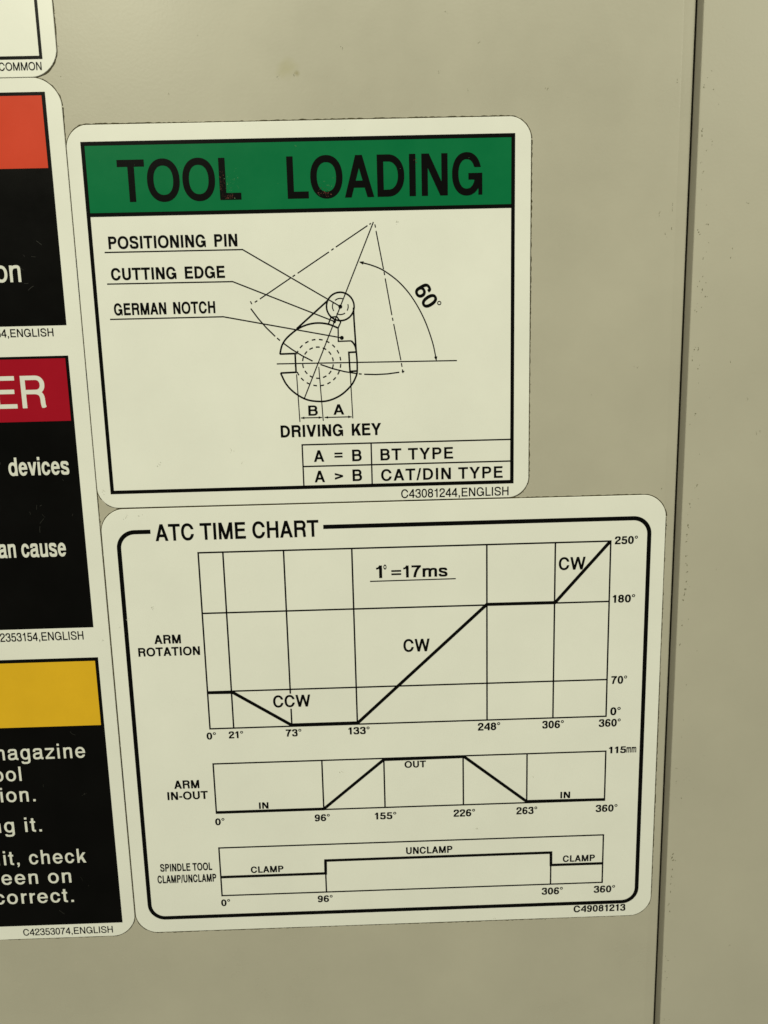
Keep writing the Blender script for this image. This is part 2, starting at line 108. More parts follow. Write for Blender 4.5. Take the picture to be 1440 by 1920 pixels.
FONT = {
  'b': {
    '/': [-1.11,40.09,42.32,[[[420,1020,265,1020,262,1015,0,-20,160,-19,422,1015]]]],
    '0': [4.12,77.39,69.14,[[[345,1010,300,1007,260,1000,218,985,185,968,152,945,125,920,96,885,58,820,41,780,19,705,4,610,0,500,4,390,19,295,41,220,57,180,96,115,125,80,152,55,185,32,217,15,260,0,300,-7,345,-10,390,-8,430,0,474,15,505,31,540,55,567,80,595,114,634,180,650,219,672,295,687,390,691,500,687,610,672,705,650,781,634,820,595,886,566,920,539,945,505,969,474,985,430,1000,390,1008],[345,845,375,842,400,828,429,795,450,755,470,700,483,635,490,555,491,500,490,445,483,365,470,300,451,245,429,205,400,172,375,158,345,155,315,159,290,173,262,205,240,247,222,300,208,365,201,445,200,500,201,555,208,635,222,700,240,753,263,795,290,827,315,841]]]],
    '1': [11.25,67.49,39.53,[[[395,0,395,992,390,995,275,995,205,1011,196,995,188,960,170,920,150,890,131,870,105,851,70,835,30,827,0,825,-3,820,3,690,5,685,80,693,145,712,195,736,195,5,200,0]]]],
    '6': [4.23,77.33,68.86,[[[310,-11,380,-11,450,1,510,23,565,57,595,83,635,131,664,185,683,250,688,315,687,355,682,390,666,445,650,479,631,510,595,552,569,575,510,612,450,634,415,642,380,646,310,646,270,641,220,628,218,630,233,710,257,780,282,820,300,834,315,840,340,844,395,845,440,841,464,835,461,830,470,739,660,741,669,745,662,840,644,895,625,927,600,953,568,975,535,990,475,1004,400,1010,320,1008,275,1002,230,989,180,965,145,940,110,903,78,855,55,803,37,745,24,680,6,520,0,325,6,250,25,185,51,135,73,105,100,77,145,42,210,10,270,-6],[395,160,365,153,325,153,280,165,260,176,239,195,222,220,211,245,203,280,200,315,203,355,211,390,225,420,245,446,270,465,295,476,325,482,360,482,380,479,410,469,430,457,450,439,466,415,478,390,486,355,488,315,486,280,478,245,465,218,444,190,420,171]]]],
    '7': [4.12,77.52,69.72,[[[125,8,225,0,320,0,324,5,340,145,354,220,388,355,411,425,435,488,485,595,550,703,613,785,655,830,695,830,695,995,5,995,0,992,0,830,400,830,405,830,407,825,348,740,310,675,250,550,221,475,176,330,158,250,131,90]]]],
    '=': [4.46,81.36,72.44,[[[724,365,720,370,0,370,0,230,721,230,724,235]],[[724,635,720,640,0,640,0,500,721,500,724,505]]]],
    '>': [4.46,81.36,72.44,[[[724,495,720,500,5,699,0,697,0,535,473,430,1,305,0,140,722,360]]]],
    'A': [1.56,94.82,91.81,[[[565,1000,355,1000,351,995,0,0,210,0,291,225,295,230,300,230,625,229,705,3,710,0,916,0,916,5],[460,697,565,395,355,395,353,400]]]],
    'B': [8.91,92.7,79.33,[[[0,997,0,0,495,1,555,11,590,21,645,47,674,65,723,110,755,155,768,180,787,240,793,305,787,370,769,430,736,485,715,510,683,540,705,567,732,615,748,665,752,695,752,755,742,805,731,835,705,881,665,925,620,957,570,980,510,996,450,1000,5,1000],[200,165,200,445,455,448,490,445,520,437,540,426,558,410,573,390,584,365,591,340,593,305,590,270,584,245,572,220,555,199,535,184,505,171,475,166],[200,832,205,835,450,835,480,832,505,823,523,810,535,796,550,760,553,705,549,685,540,660,530,645,515,630,495,620,470,614,205,612,200,615]]]],
    'C': [4.9,100.85,91.38,[[[605,994,560,1005,510,1013,455,1015,405,1013,354,1005,310,994,265,977,225,956,186,930,150,900,120,869,90,830,66,790,29,705,17,660,7,605,2,555,2,445,7,390,17,340,46,250,90,170,120,131,150,100,185,70,225,44,265,23,310,6,355,-6,405,-13,505,-13,560,-5,605,6,650,24,690,44,729,70,764,100,795,133,824,170,848,210,885,295,898,345,900,370,700,369,684,315,670,285,640,237,605,200,565,173,540,162,490,152,455,150,395,156,350,172,325,187,292,215,271,240,245,282,230,315,211,380,201,455,201,545,212,625,230,685,260,744,288,780,309,800,350,828,395,844,425,849,490,848,540,838,585,815,605,800,638,765,670,715,695,650,896,650,898,655,884,705,867,750,825,828,795,867,764,900,725,932,690,956,650,976]]]],
    'D': [9.03,99.44,85.07,[[[0,0,345,0,445,8,495,19,545,35,590,55,634,80,670,106,705,136,745,180,771,215,795,255,815,300,830,345,842,395,849,445,848,555,842,605,830,655,815,700,794,745,771,785,741,825,709,860,670,894,595,942,545,965,495,981,445,992,395,998,340,1000,5,1000,0,997],[200,832,205,835,380,833,415,828,470,812,520,784,565,746,600,700,618,665,636,615,644,580,651,500,645,425,629,360,603,305,566,255,520,216,470,188,415,172,380,167,200,165]]]],
    'E': [9.58,91.3,76.03,[[[760,0,760,160,755,165,200,165,200,447,205,450,695,450,699,455,699,610,695,615,200,615,200,832,205,835,735,835,737,840,737,995,735,1000,5,1000,0,997,0,0]]]],
    'G': [5.35,107.86,94.82,[[[946,0,948,5,948,515,945,520,515,520,512,515,513,365,700,363,703,360,689,315,676,285,648,240,626,215,590,185,570,173,545,163,495,152,430,151,395,157,350,173,310,200,275,236,244,285,220,345,206,410,201,455,201,545,206,590,220,655,233,690,258,740,276,765,310,800,350,827,400,844,460,850,520,844,570,827,590,815,626,785,661,740,700,660,900,660,901,665,890,705,871,755,829,830,800,867,769,900,733,930,695,955,655,976,605,995,560,1006,510,1013,460,1015,405,1012,360,1006,310,993,270,978,225,956,187,930,155,904,120,868,91,830,47,750,17,660,7,610,2,555,2,445,7,395,17,340,29,295,47,250,69,205,91,170,120,132,151,100,186,70,225,44,270,22,310,7,360,-6,405,-12,460,-15,510,-13,560,-6,610,7,655,24,695,45,735,72,770,101,820,158,824,150,825,0]]]],
    'H': [8.58,98.67,81.63,[[[0,0,198,0,200,445,205,450,615,450,616,5,620,0,815,0,815,1000,620,1000,616,995,615,615,200,615,200,995,195,1000,5,1000,0,997]]]],
    'I': [10.14,40.17,20,[[[195,1000,5,1000,0,997,0,0,195,0,200,5,200,995]]]],
    'L': [8.47,76.72,66.13,[[[5,1000,0,995,0,0,660,0,660,165,200,165,200,995,195,1000]]]],
    'M': [8.13,114.85,98.7,[[[985,1000,760,1000,755,995,495,287,490,291,230,1000,5,1000,0,997,0,0,185,0,190,5,190,511,390,0,595,0,795,508,797,5,800,0,985,0]]]],
    'N': [8.47,98.7,81.77,[[[815,1000,630,1000,625,1000,624,995,624,350,620,340,235,1000,5,1000,0,997,0,0,190,0,194,5,195,664,580,3,585,0,815,0,818,5,818,995]]]],
    'O': [4.35,109.11,100.42,[[[795,933,755,957,710,978,660,995,610,1006,560,1013,500,1015,445,1013,395,1006,345,995,295,978,250,958,210,934,170,904,135,871,104,835,79,800,54,755,35,710,19,660,8,610,2,560,0,500,2,440,8,390,19,340,34,290,54,245,76,205,103,165,135,129,170,96,210,66,250,42,295,22,345,5,395,-6,445,-13,500,-15,560,-13,610,-6,660,5,710,22,755,43,795,67,833,95,870,130,901,165,925,200,950,245,970,290,986,340,996,390,1002,440,1004,500,1002,560,996,610,985,660,970,709,950,755,928,795,900,835,870,870,833,905],[605,836,655,814,705,777,737,740,755,713,781,655,798,585,804,500,798,415,783,350,757,290,722,240,680,202,635,175,600,163,540,152,460,152,400,164,345,188,300,222,280,243,250,285,223,345,206,415,200,500,206,585,221,650,247,710,283,760,325,799,370,825,425,843,465,849,540,848]]]],
    'P': [9.58,91.49,76.89,[[[0,0,198,0,200,397,205,400,470,401,540,412,600,434,650,463,695,503,717,530,745,580,763,635,769,700,763,760,745,820,730,850,697,895,650,937,622,955,570,979,535,989,475,999,5,1000,0,997],[200,565,200,832,205,835,470,833,498,825,517,815,535,800,550,780,561,755,567,730,569,700,566,665,559,640,545,613,530,595,510,581,485,570,455,566]]]],
    'R': [9.81,99.54,85.5,[[[0,997,0,0,198,0,200,425,205,430,465,428,520,418,550,404,566,390,580,370,596,325,605,265,607,165,613,100,623,50,640,3,645,0,750,0,836,40,820,80,812,120,807,175,805,275,790,365,765,430,747,460,723,490,723,495,761,530,794,575,817,630,828,685,828,745,817,800,794,855,761,900,720,937,690,957,640,980,580,995,515,1000,5,1000],[200,595,200,830,205,835,545,833,570,825,590,813,607,795,618,775,629,730,629,700,624,670,615,648,603,630,588,615,570,605,545,597,515,595]]]],
    'T': [1.56,86.75,83.63,[[[320,0,515,0,518,5,520,835,835,835,835,1000,5,1000,0,997,0,835,310,835,315,835,318,830]]]],
    'W': [1.78,134.4,130.83,[[[1,995,245,0,445,0,450,5,655,665,860,0,1061,0,1065,5,1307,995,1305,1000,1105,1000,950,370,755,1000,555,1000,551,995,360,375,355,382,205,995,200,1000,10,1000,5,1000]]]],
    'Y': [1.56,94.79,91.67,[[[360,0,555,0,558,5,559,400,914,995,910,1000,680,1000,675,997,460,592,455,595,240,1000,5,1000,3,995,358,400]]]],
    'a': [4.01,79.15,72.24,[[[720,-13,723,-10,722,150,660,152,657,155,657,580,646,640,635,665,611,695,580,717,545,731,490,740,435,741,240,740,185,735,150,727,120,715,85,693,59,665,41,635,31,605,21,540,20,505,25,502,215,498,220,500,222,550,226,570,230,574,455,578,458,575,457,495,415,485,250,467,180,450,145,438,90,412,45,375,25,349,11,320,2,280,0,235,0,175,6,125,13,100,25,75,44,50,67,30,95,14,125,3,175,-6,260,-10,345,-6,425,6,495,30,530,9,580,-8,625,-13],[457,320,456,275,447,230,430,196,410,179,375,166,325,158,235,155,205,157,202,160,199,270,205,278,240,293,285,305,450,323]]]],
    'c': [3.34,74.39,68.48,[[[450,3,485,16,520,34,570,71,598,100,633,150,651,185,673,250,675,275,475,275,460,234,444,205,422,180,400,165,375,156,340,153,310,156,285,165,260,183,234,215,218,250,207,290,201,335,201,395,208,445,220,485,241,525,263,550,295,570,325,576,375,574,399,565,415,555,432,540,450,515,470,471,671,470,674,475,664,510,636,575,595,634,545,680,490,712,450,727,380,740,305,740,235,727,170,699,115,659,67,605,34,545,12,480,1,405,2,320,11,255,21,220,48,155,90,96,140,50,195,18,235,3,305,-10,380,-10]]]],
    'd': [3.9,81.34,71.09,[[[710,999,515,1000,511,995,510,712,465,727,395,740,315,740,240,726,175,698,121,660,90,630,51,575,23,515,5,440,1,405,1,325,13,250,35,185,70,125,120,70,175,32,240,4,315,-10,395,-10,430,-6,510,17,511,5,515,0,710,0],[335,154,305,160,275,175,248,200,228,230,212,270,203,310,201,395,207,440,219,480,235,512,255,538,275,555,305,570,335,576,375,576,410,569,435,556,458,535,483,500,499,460,507,420,510,335,504,290,492,250,475,217,455,191,435,174,405,160,375,154]]]],
    'e': [4.46,77.2,68.28,[[[265,735,200,714,140,680,86,630,48,575,21,510,5,440,1,405,1,325,11,255,34,185,67,125,110,75,165,33,230,4,270,-6,340,-12,415,-5,485,17,520,35,570,72,616,125,635,155,659,210,655,215,450,215,420,180,390,161,360,154,305,157,284,165,265,178,234,215,213,265,203,310,205,320,680,320,682,405,672,475,649,545,616,605,570,658,520,695,481,715,415,735,340,742],[470,465,465,460,460,460,215,460,213,465,234,515,263,550,295,570,340,577,385,571,420,550,448,515]]]],
    'i': [7.47,35.04,20,[[[195,730,5,730,0,727,0,0,195,0,200,5,200,725]],[[200,830,200,995,195,1000,5,1000,0,997,0,830,5,827,195,827]]]],
    'm': [7.24,121.25,106.87,[[[0,0,198,0,200,400,206,465,222,510,235,530,250,546,290,567,345,575,425,573,428,570,432,550,434,500,435,0,630,0,634,5,634,395,641,465,657,510,670,531,685,547,725,567,780,575,850,574,863,570,869,500,870,0,1066,0,1069,5,1068,535,1059,600,1049,630,1032,660,1005,690,980,708,950,722,915,732,860,739,755,739,695,732,630,713,575,686,545,708,515,722,480,732,430,738,340,740,290,737,255,731,200,715,200,725,195,730,5,730,0,727]]]],
    'n': [7.58,79.4,64.58,[[[645,0,644,570,640,605,633,635,620,662,598,690,562,715,530,727,465,738,360,740,295,737,260,732,205,717,200,717,200,725,195,730,5,730,0,727,0,0,198,0,200,380,202,425,213,485,235,533,259,555,300,570,365,575,440,574,444,570,446,5,450,0]]]],
    's': [3.57,73.76,66.18,[[[75,701,49,675,31,645,22,615,17,585,15,545,21,490,32,455,48,425,65,402,88,380,115,361,160,338,220,317,390,272,440,251,453,240,457,230,461,205,461,170,460,160,455,156,445,155,295,155,220,159,200,165,205,170,200,230,195,232,5,228,0,225,1,195,10,135,22,100,40,70,65,44,95,24,125,11,160,1,225,-8,400,-10,485,-7,545,5,575,18,605,38,630,65,647,95,657,130,662,190,656,250,647,280,632,310,614,335,590,360,565,379,510,408,425,437,275,476,235,492,220,505,215,550,216,570,220,576,430,573,446,570,442,565,447,510,450,508,645,513,646,545,634,610,622,640,602,670,575,695,540,715,485,732,425,739,220,741,170,738,135,731,106,720]]]],
    'u': [7.58,80.71,65.67,[[[0,727,2,155,13,95,28,65,50,39,85,15,120,2,185,-8,290,-10,355,-7,395,-1,455,15,460,0,655,0,655,730,460,730,457,725,457,350,455,305,443,245,422,200,395,175,355,161,285,155,210,156,202,160,200,725,195,730,5,730]]]],
    'v': [0.89,71.21,69.43,[[[690,730,485,730,481,725,350,330,345,327,210,730,5,730,2,725,240,3,244,0,450,0,455,5,693,725]]]],
    'y': [0.89,70.35,68.57,[[[70,-290,300,-290,300,-225,305,-220,320,-220,324,-215,405,-2,446,0,447,5,430,63,684,725,680,730,475,730,335,351,210,730,5,730,2,725,224,40,165,-125,70,-125]]]],
    '°': [5.57,47.56,37.53,[[[260,667,290,683,320,707,343,735,362,770,372,805,375,840,372,875,362,910,343,945,320,973,290,997,260,1013,225,1024,190,1028,150,1024,115,1013,85,997,55,973,32,945,14,910,3,875,0,840,3,805,14,770,32,735,55,707,85,683,115,667,150,656,190,652,225,656],[225,748,190,740,150,748,117,770,96,800,88,840,95,877,117,910,150,932,190,940,225,932,258,910,280,877,287,840,279,800,259,770]]]],
  },
  'x': {
    '-': [5.01,44.89,34.86,[[[349,450,340,454,5,454,0,450,0,260,346,260,349,265]]]],
    '/': [-1.11,40.09,42.32,[[[420,1020,245,1020,242,1015,0,-20,180,-19,422,1015]]]],
    '0': [4.12,77.39,69.14,[[[345,1010,300,1007,260,1000,215,984,180,965,150,944,120,915,95,885,57,820,28,740,11,660,4,610,0,500,4,390,11,340,28,260,57,180,95,115,120,85,150,56,180,35,215,16,260,0,300,-7,345,-10,390,-8,430,0,475,16,510,34,540,55,570,84,596,115,634,180,664,260,681,340,687,390,691,500,687,610,681,660,664,740,634,820,596,885,570,916,540,945,510,966,475,984,430,1000,390,1008],[345,825,370,822,390,807,411,780,431,740,447,690,459,630,466,500,459,370,447,310,436,275,419,235,393,195,370,178,345,175,320,179,299,195,272,235,255,275,244,310,233,370,225,500,233,630,253,720,272,765,299,805,320,821]]]],
    '1': [11.25,67.49,39.53,[[[395,0,395,992,390,995,260,995,180,1015,152,940,131,905,109,880,65,849,35,838,0,834,-4,830,4,680,10,677,70,684,105,694,170,721,172,0]]]],
    '2': [3.9,77.36,69.0,[[[0,0,688,0,690,180,685,185,265,185,285,230,310,266,345,304,385,339,565,475,610,518,650,569,679,630,690,695,690,740,684,815,676,855,663,890,645,920,615,952,580,975,540,991,465,1006,345,1010,230,1003,160,985,120,965,85,940,55,905,34,870,21,835,11,795,1,700,0,655,5,652,225,650,229,735,244,810,255,818,285,823,385,825,455,819,458,815,463,770,465,705,463,680,455,661,442,640,418,615,380,584,240,480,190,438,138,385,92,325,57,260,35,190,30,185,5,185,0,182]]]],
    '3': [3.79,77.58,70.01,[[[555,991,485,1006,415,1010,265,1008,195,997,160,986,125,970,90,945,62,915,45,890,30,855,14,780,10,705,15,702,230,698,235,700,238,760,245,815,265,821,310,825,415,825,440,824,448,820,449,725,441,680,430,659,410,645,375,635,278,625,280,535,278,445,280,442,335,441,405,433,432,425,457,410,467,385,473,345,475,260,467,190,470,185,435,178,375,175,300,176,245,183,235,190,227,245,225,310,5,308,0,305,4,225,16,160,30,122,49,90,76,60,110,35,145,17,220,-3,295,-9,420,-8,500,0,535,8,570,20,610,43,642,70,665,102,681,135,691,175,699,250,699,325,692,400,683,435,666,475,645,509,609,545,609,550,626,570,646,605,660,640,669,675,675,750,670,850,663,880,650,912,627,945,590,975]]]],
    '4': [2.79,77.9,71.44,[[[665,1000,445,1000,441,985,0,435,0,220,440,220,443,215,445,0,665,0,668,5,668,215,670,220,711,220,714,225,714,400,710,405,670,405,668,410,668,995],[440,695,443,690,443,410,440,405,200,405]]]],
    '5': [4.01,77.61,69.14,[[[640,995,105,995,35,445,40,441,150,468,265,436,270,440,280,465,395,464,455,459,459,455,463,425,466,330,464,250,456,190,445,183,425,179,300,176,255,179,234,185,227,230,225,280,220,282,5,278,0,275,3,210,9,175,17,145,30,113,55,77,80,52,110,32,145,15,180,5,250,-7,375,-10,460,-4,535,14,575,32,614,60,640,88,660,120,675,160,684,200,691,275,691,365,688,440,682,480,671,515,654,550,629,580,595,607,555,626,520,636,440,648,260,649,258,655,275,809,641,810,643,815,643,990]]]],
    '6': [4.23,77.33,68.86,[[[310,-11,380,-11,450,1,510,24,565,57,595,83,635,132,665,189,683,250,687,285,687,350,675,417,664,450,635,503,590,556,565,578,515,609,445,635,385,646,345,647,305,646,245,636,242,640,254,705,275,773,298,810,320,821,370,825,425,824,439,820,445,739,660,741,669,745,666,810,658,865,645,900,630,926,603,955,570,977,535,992,500,1001,435,1008,320,1008,275,1002,230,991,180,968,135,936,102,900,74,855,50,800,34,745,21,680,5,520,0,315,6,250,25,185,51,135,73,105,97,80,145,42,210,10,270,-6],[375,175,325,174,300,179,280,189,265,201,250,220,239,240,230,270,226,300,226,340,231,370,239,395,250,416,270,438,290,452,315,460,345,462,372,460,410,445,439,415,449,395,459,365,463,335,463,295,458,265,450,240,435,215,417,195,395,182]]]],
    '7': [4.12,77.52,69.72,[[[115,8,225,0,335,0,353,145,381,285,420,416,467,535,525,645,580,729,614,770,650,810,695,810,695,995,5,995,0,992,0,810,370,810,375,805,329,735,264,615,234,545,186,410,163,330,131,175,112,15]]]],
    '8': [4.23,77.29,68.71,[[[345,1010,310,1009,250,999,196,980,167,965,120,932,97,910,65,869,50,840,38,810,26,755,26,700,31,670,51,610,78,565,99,540,57,490,26,435,7,375,0,310,6,245,24,185,55,130,99,80,150,42,210,13,275,-4,345,-10,410,-5,475,12,535,40,588,80,630,127,663,185,681,245,687,310,681,375,662,435,630,490,588,540,610,566,636,610,657,670,661,700,661,755,649,810,638,840,624,865,590,910,565,934,520,965,466,990,435,999,405,1005],[385,436,405,427,425,412,442,390,453,365,460,340,462,310,460,280,454,255,443,230,430,211,415,197,395,185,355,176,330,176,305,180,282,190,263,205,247,225,235,250,227,280,225,310,227,340,234,365,256,405,272,420,290,431,330,442,360,442],[395,813,420,789,435,750,436,705,431,685,421,665,396,640,365,629,320,630,290,641,265,666,251,705,252,750,265,786,290,812,320,823,360,824]]]],
    '9': [4.68,77.07,67.71,[[[375,1011,305,1011,235,999,175,976,140,956,95,920,54,870,23,810,6,750,1,715,1,650,12,585,24,550,50,500,95,445,120,423,170,391,235,366,270,358,335,353,375,354,430,363,436,360,424,295,403,225,383,190,360,179,315,175,250,177,244,260,25,259,20,256,22,195,30,135,40,105,56,75,83,45,115,23,150,8,185,-1,250,-8,365,-8,410,-2,455,11,505,35,545,64,575,97,606,145,629,200,644,255,657,320,672,480,677,675,671,750,655,810,640,842,609,890,585,917,555,943,505,975,475,988,440,1000],[355,538,310,540,290,547,270,560,256,575,243,595,233,620,227,650,225,685,228,720,243,770,256,790,277,810,300,822,320,826,370,824,390,817,407,805,434,770,444,745,450,715,452,680,449,645,434,595,420,573,400,555,380,544]]]],
    'A': [1.56,94.82,91.81,[[[340,1000,0,0,236,0,240,5,315,226,320,230,600,230,680,0,916,0,916,5,580,995,575,1000],[460,646,537,420,536,415,380,415]]]],
    'C': [4.9,100.85,91.38,[[[605,993,560,1005,510,1013,455,1015,405,1013,355,1005,310,994,262,975,225,956,185,930,150,900,117,865,90,830,66,790,46,750,28,700,7,610,2,560,2,445,16,345,29,295,45,253,66,210,90,170,117,135,150,100,185,70,225,44,265,23,310,6,355,-5,405,-13,505,-13,560,-5,605,7,650,24,690,45,728,70,764,100,795,133,824,170,848,210,884,295,898,345,900,370,675,370,659,320,637,275,620,249,590,216,555,192,530,181,490,172,455,170,400,176,362,190,340,203,310,230,293,250,276,275,254,320,235,385,226,455,226,545,235,615,255,680,279,730,310,770,340,797,360,809,400,824,455,830,510,825,551,810,588,785,621,750,648,705,670,650,896,650,898,655,886,700,867,750,825,827,795,867,764,900,730,928,691,955,650,976]]]],
    'D': [9.03,99.44,85.07,[[[0,0,345,0,445,8,495,19,545,36,590,56,633,80,670,106,705,137,745,180,771,215,794,255,815,300,830,345,842,395,848,445,851,500,848,555,842,605,830,655,815,700,794,745,771,785,741,825,709,860,670,894,595,942,545,964,495,981,445,992,395,998,340,1000,5,1000,0,997],[225,812,230,815,375,814,430,803,465,791,510,765,548,730,581,685,604,635,620,575,626,500,620,425,604,365,581,315,549,270,510,235,460,207,410,192,375,186,225,185]]]],
    'E': [9.58,91.3,76.03,[[[760,0,760,180,755,185,225,185,225,447,230,450,695,450,699,455,699,630,695,635,225,635,225,812,230,815,735,815,737,820,737,995,735,1000,5,1000,0,997,0,0]]]],
    'G': [5.35,107.86,94.82,[[[946,0,948,5,948,515,945,520,515,520,512,515,514,345,665,344,672,340,655,298,640,270,625,249,595,217,555,190,520,177,495,172,460,170,405,175,364,190,325,216,294,250,266,295,244,350,230,415,226,455,226,545,230,585,243,645,255,680,277,725,295,752,327,785,364,810,405,825,460,830,515,825,560,808,593,785,610,769,643,725,675,660,900,660,901,665,890,705,873,750,830,828,800,867,768,900,733,930,695,955,655,976,605,994,560,1006,510,1013,460,1015,405,1012,360,1006,310,993,265,976,225,955,187,930,151,900,120,868,91,830,66,790,47,750,30,705,16,655,2,555,2,440,7,390,28,300,47,250,66,210,91,170,120,132,151,100,187,70,225,45,270,22,310,7,360,-6,405,-12,460,-15,510,-13,560,-6,610,7,650,22,695,45,733,70,769,100,805,139,809,130,810,0]]]],
    'H': [8.58,98.67,81.63,[[[0,0,223,0,225,445,230,450,590,450,591,5,595,0,815,0,815,1000,595,1000,591,995,590,635,225,635,225,995,220,1000,5,1000,0,997]]]],
    'I': [10.14,42.67,22.5,[[[220,1000,5,1000,0,997,0,0,220,0,225,5,225,995]]]],
    'K': [8.47,93.12,84.21,[[[840,0,540,635,828,995,825,1000,550,1000,225,496,225,995,220,1000,5,1000,0,997,0,0,223,0,225,246,350,403,550,0]]]],
    'L': [8.47,76.72,66.13,[[[5,1000,0,995,0,0,660,0,660,185,225,185,225,995,220,1000]]]],
    'M': [8.13,114.85,98.7,[[[985,1000,730,1000,727,995,495,336,490,341,260,996,255,1000,5,1000,0,997,0,0,210,0,214,5,215,429,375,5,380,0,610,1,770,425,773,415,775,0,985,0]]]],
    'N': [8.47,98.7,81.77,[[[815,1000,600,999,599,415,595,403,265,1000,5,1000,0,997,0,0,215,0,218,5,220,601,550,4,555,0,815,0,818,5,818,995]]]],
    'O': [4.35,109.11,100.42,[[[795,933,755,957,710,978,660,995,610,1006,560,1013,500,1015,445,1013,395,1006,345,995,295,978,250,957,210,933,170,904,135,871,104,835,76,795,52,750,33,705,19,660,8,610,2,555,0,500,2,440,8,390,19,340,33,295,52,250,76,205,104,165,135,129,170,96,210,66,250,43,295,22,345,5,395,-6,445,-13,500,-15,560,-13,610,-6,660,5,710,22,755,43,795,67,835,97,870,130,900,165,928,205,953,250,971,295,985,340,996,390,1002,440,1004,500,1002,555,996,610,985,660,971,705,953,750,928,795,900,835,870,870,835,903],[570,824,620,808,667,780,700,749,719,725,747,675,767,615,778,545,778,455,767,385,747,325,720,275,685,235,645,205,595,182,540,172,500,170,435,176,380,194,335,221,304,250,285,274,257,325,237,385,226,455,226,545,237,615,257,675,285,725,319,765,359,795,405,816,460,828,505,830]]]],
    'P': [9.58,91.49,76.89,[[[0,0,223,0,225,397,230,400,470,401,535,411,595,432,645,460,676,485,717,530,745,580,762,635,769,700,763,760,747,815,729,850,695,896,650,936,600,966,565,980,535,989,475,998,5,1000,0,997],[225,585,225,812,230,815,455,814,495,803,512,790,525,775,535,754,542,730,544,700,542,670,528,630,515,613,500,600,480,591,455,586]]]],
    'R': [9.81,99.54,85.5,[[[0,997,0,0,223,0,225,425,230,430,460,428,505,419,522,410,540,395,561,360,575,305,580,265,582,165,588,100,598,50,615,1,735,0,835,45,820,80,811,125,804,280,790,370,766,435,728,495,728,500,760,530,777,550,795,579,817,630,828,685,828,745,817,800,793,855,760,900,735,924,690,956,635,981,575,996,515,1000,5,1000],[225,615,225,810,230,815,530,814,550,810,570,800,585,785,596,765,604,725,599,675,592,655,581,640,555,622,515,615]]]],
    'S': [5.46,92.61,81.91,[[[725,48,760,79,783,110,801,150,812,190,818,235,817,315,810,355,798,390,777,430,754,460,725,487,692,510,630,541,555,568,340,626,279,650,260,665,255,675,248,700,245,740,252,805,260,811,290,819,340,824,480,823,530,816,549,810,560,802,575,750,580,688,800,693,804,700,802,740,797,780,788,820,773,860,752,895,720,930,690,953,650,975,575,998,495,1008,365,1010,255,1002,180,984,147,970,115,951,84,925,56,890,39,855,28,820,23,785,20,735,28,660,41,620,59,585,81,555,110,527,141,505,200,475,275,448,490,391,560,361,579,345,588,325,593,295,593,245,585,193,580,188,565,183,520,177,450,175,365,176,300,180,260,190,245,200,236,225,229,260,225,330,5,328,0,325,1,280,13,200,27,155,45,119,75,81,105,55,140,34,185,15,270,-3,410,-10,500,-9,575,-4,655,14,690,28]]]],
    'T': [1.56,86.75,83.63,[[[530,0,531,810,535,815,835,815,835,1000,5,1000,0,995,0,815,305,814,306,5,310,0]]]],
    'U': [8.8,98.54,81.05,[[[810,999,590,1000,586,995,586,360,578,295,557,245,540,223,519,205,490,189,470,182,405,175,340,183,320,189,291,205,270,224,254,245,232,295,225,360,225,995,220,1000,5,1000,0,997,0,360,7,280,28,210,62,150,90,114,145,66,210,29,285,3,365,-9,445,-9,490,-4,565,15,635,46,696,90,746,145,768,180,793,240,803,280,809,320]]]],
    'V': [2.23,94.4,89.95,[[[895,1000,665,1000,660,997,450,362,240,995,230,1000,5,1000,2,995,330,1,565,0,570,3,898,995]]]],
    'Y': [1.56,94.79,91.67,[[[570,0,571,400,914,995,910,1000,905,1000,650,1000,645,997,460,628,455,631,270,1000,5,1000,3,995,346,400,346,5,350,0]]]],
    '°': [5.57,47.56,37.53,[[[260,667,290,683,320,707,343,735,362,770,372,805,375,840,372,875,362,910,343,945,320,973,290,997,260,1013,225,1024,190,1028,150,1024,115,1013,85,997,55,973,32,945,14,910,3,875,0,840,3,805,14,770,32,735,55,707,85,683,115,667,150,656,190,652,225,656],[205,753,170,753,140,765,114,790,101,820,100,855,115,890,140,915,170,927,205,927,235,915,261,890,275,855,274,820,261,790,235,765]]]],
  },
  'm': {
    ',': [10.91,38.61,16.8,[[[20,-177,125,-112,130,-105,168,-10,168,150,165,155,0,155,0,0,75,0,77,-5,16,-110,16,-170]]]],
    '0': [4.64,77.41,68.14,[[[340,1010,295,1007,255,1000,220,988,185,970,155,949,125,922,81,865,44,790,19,705,5,615,0,500,5,385,19,295,44,210,81,135,125,78,155,51,185,30,220,12,255,0,295,-7,340,-10,385,-8,425,0,460,12,495,29,526,50,555,77,600,135,637,210,662,295,676,385,681,500,676,615,662,705,637,790,600,865,555,923,525,950,495,971,460,988,425,1000,385,1008],[340,875,380,871,412,855,451,815,476,770,498,710,513,640,520,560,521,500,520,440,513,360,498,290,476,230,451,185,413,145,380,129,340,125,300,130,269,145,230,185,205,230,183,290,169,360,161,440,160,500,161,560,169,640,184,710,205,770,231,815,269,855,300,870]]]],
    '1': [12.66,69.19,37.73,[[[375,0,377,990,375,995,280,995,225,1005,217,990,211,955,194,910,175,880,157,860,130,840,90,824,60,817,-2,810,2,700,5,698,45,700,120,712,155,724,217,755,217,5,220,0]]]],
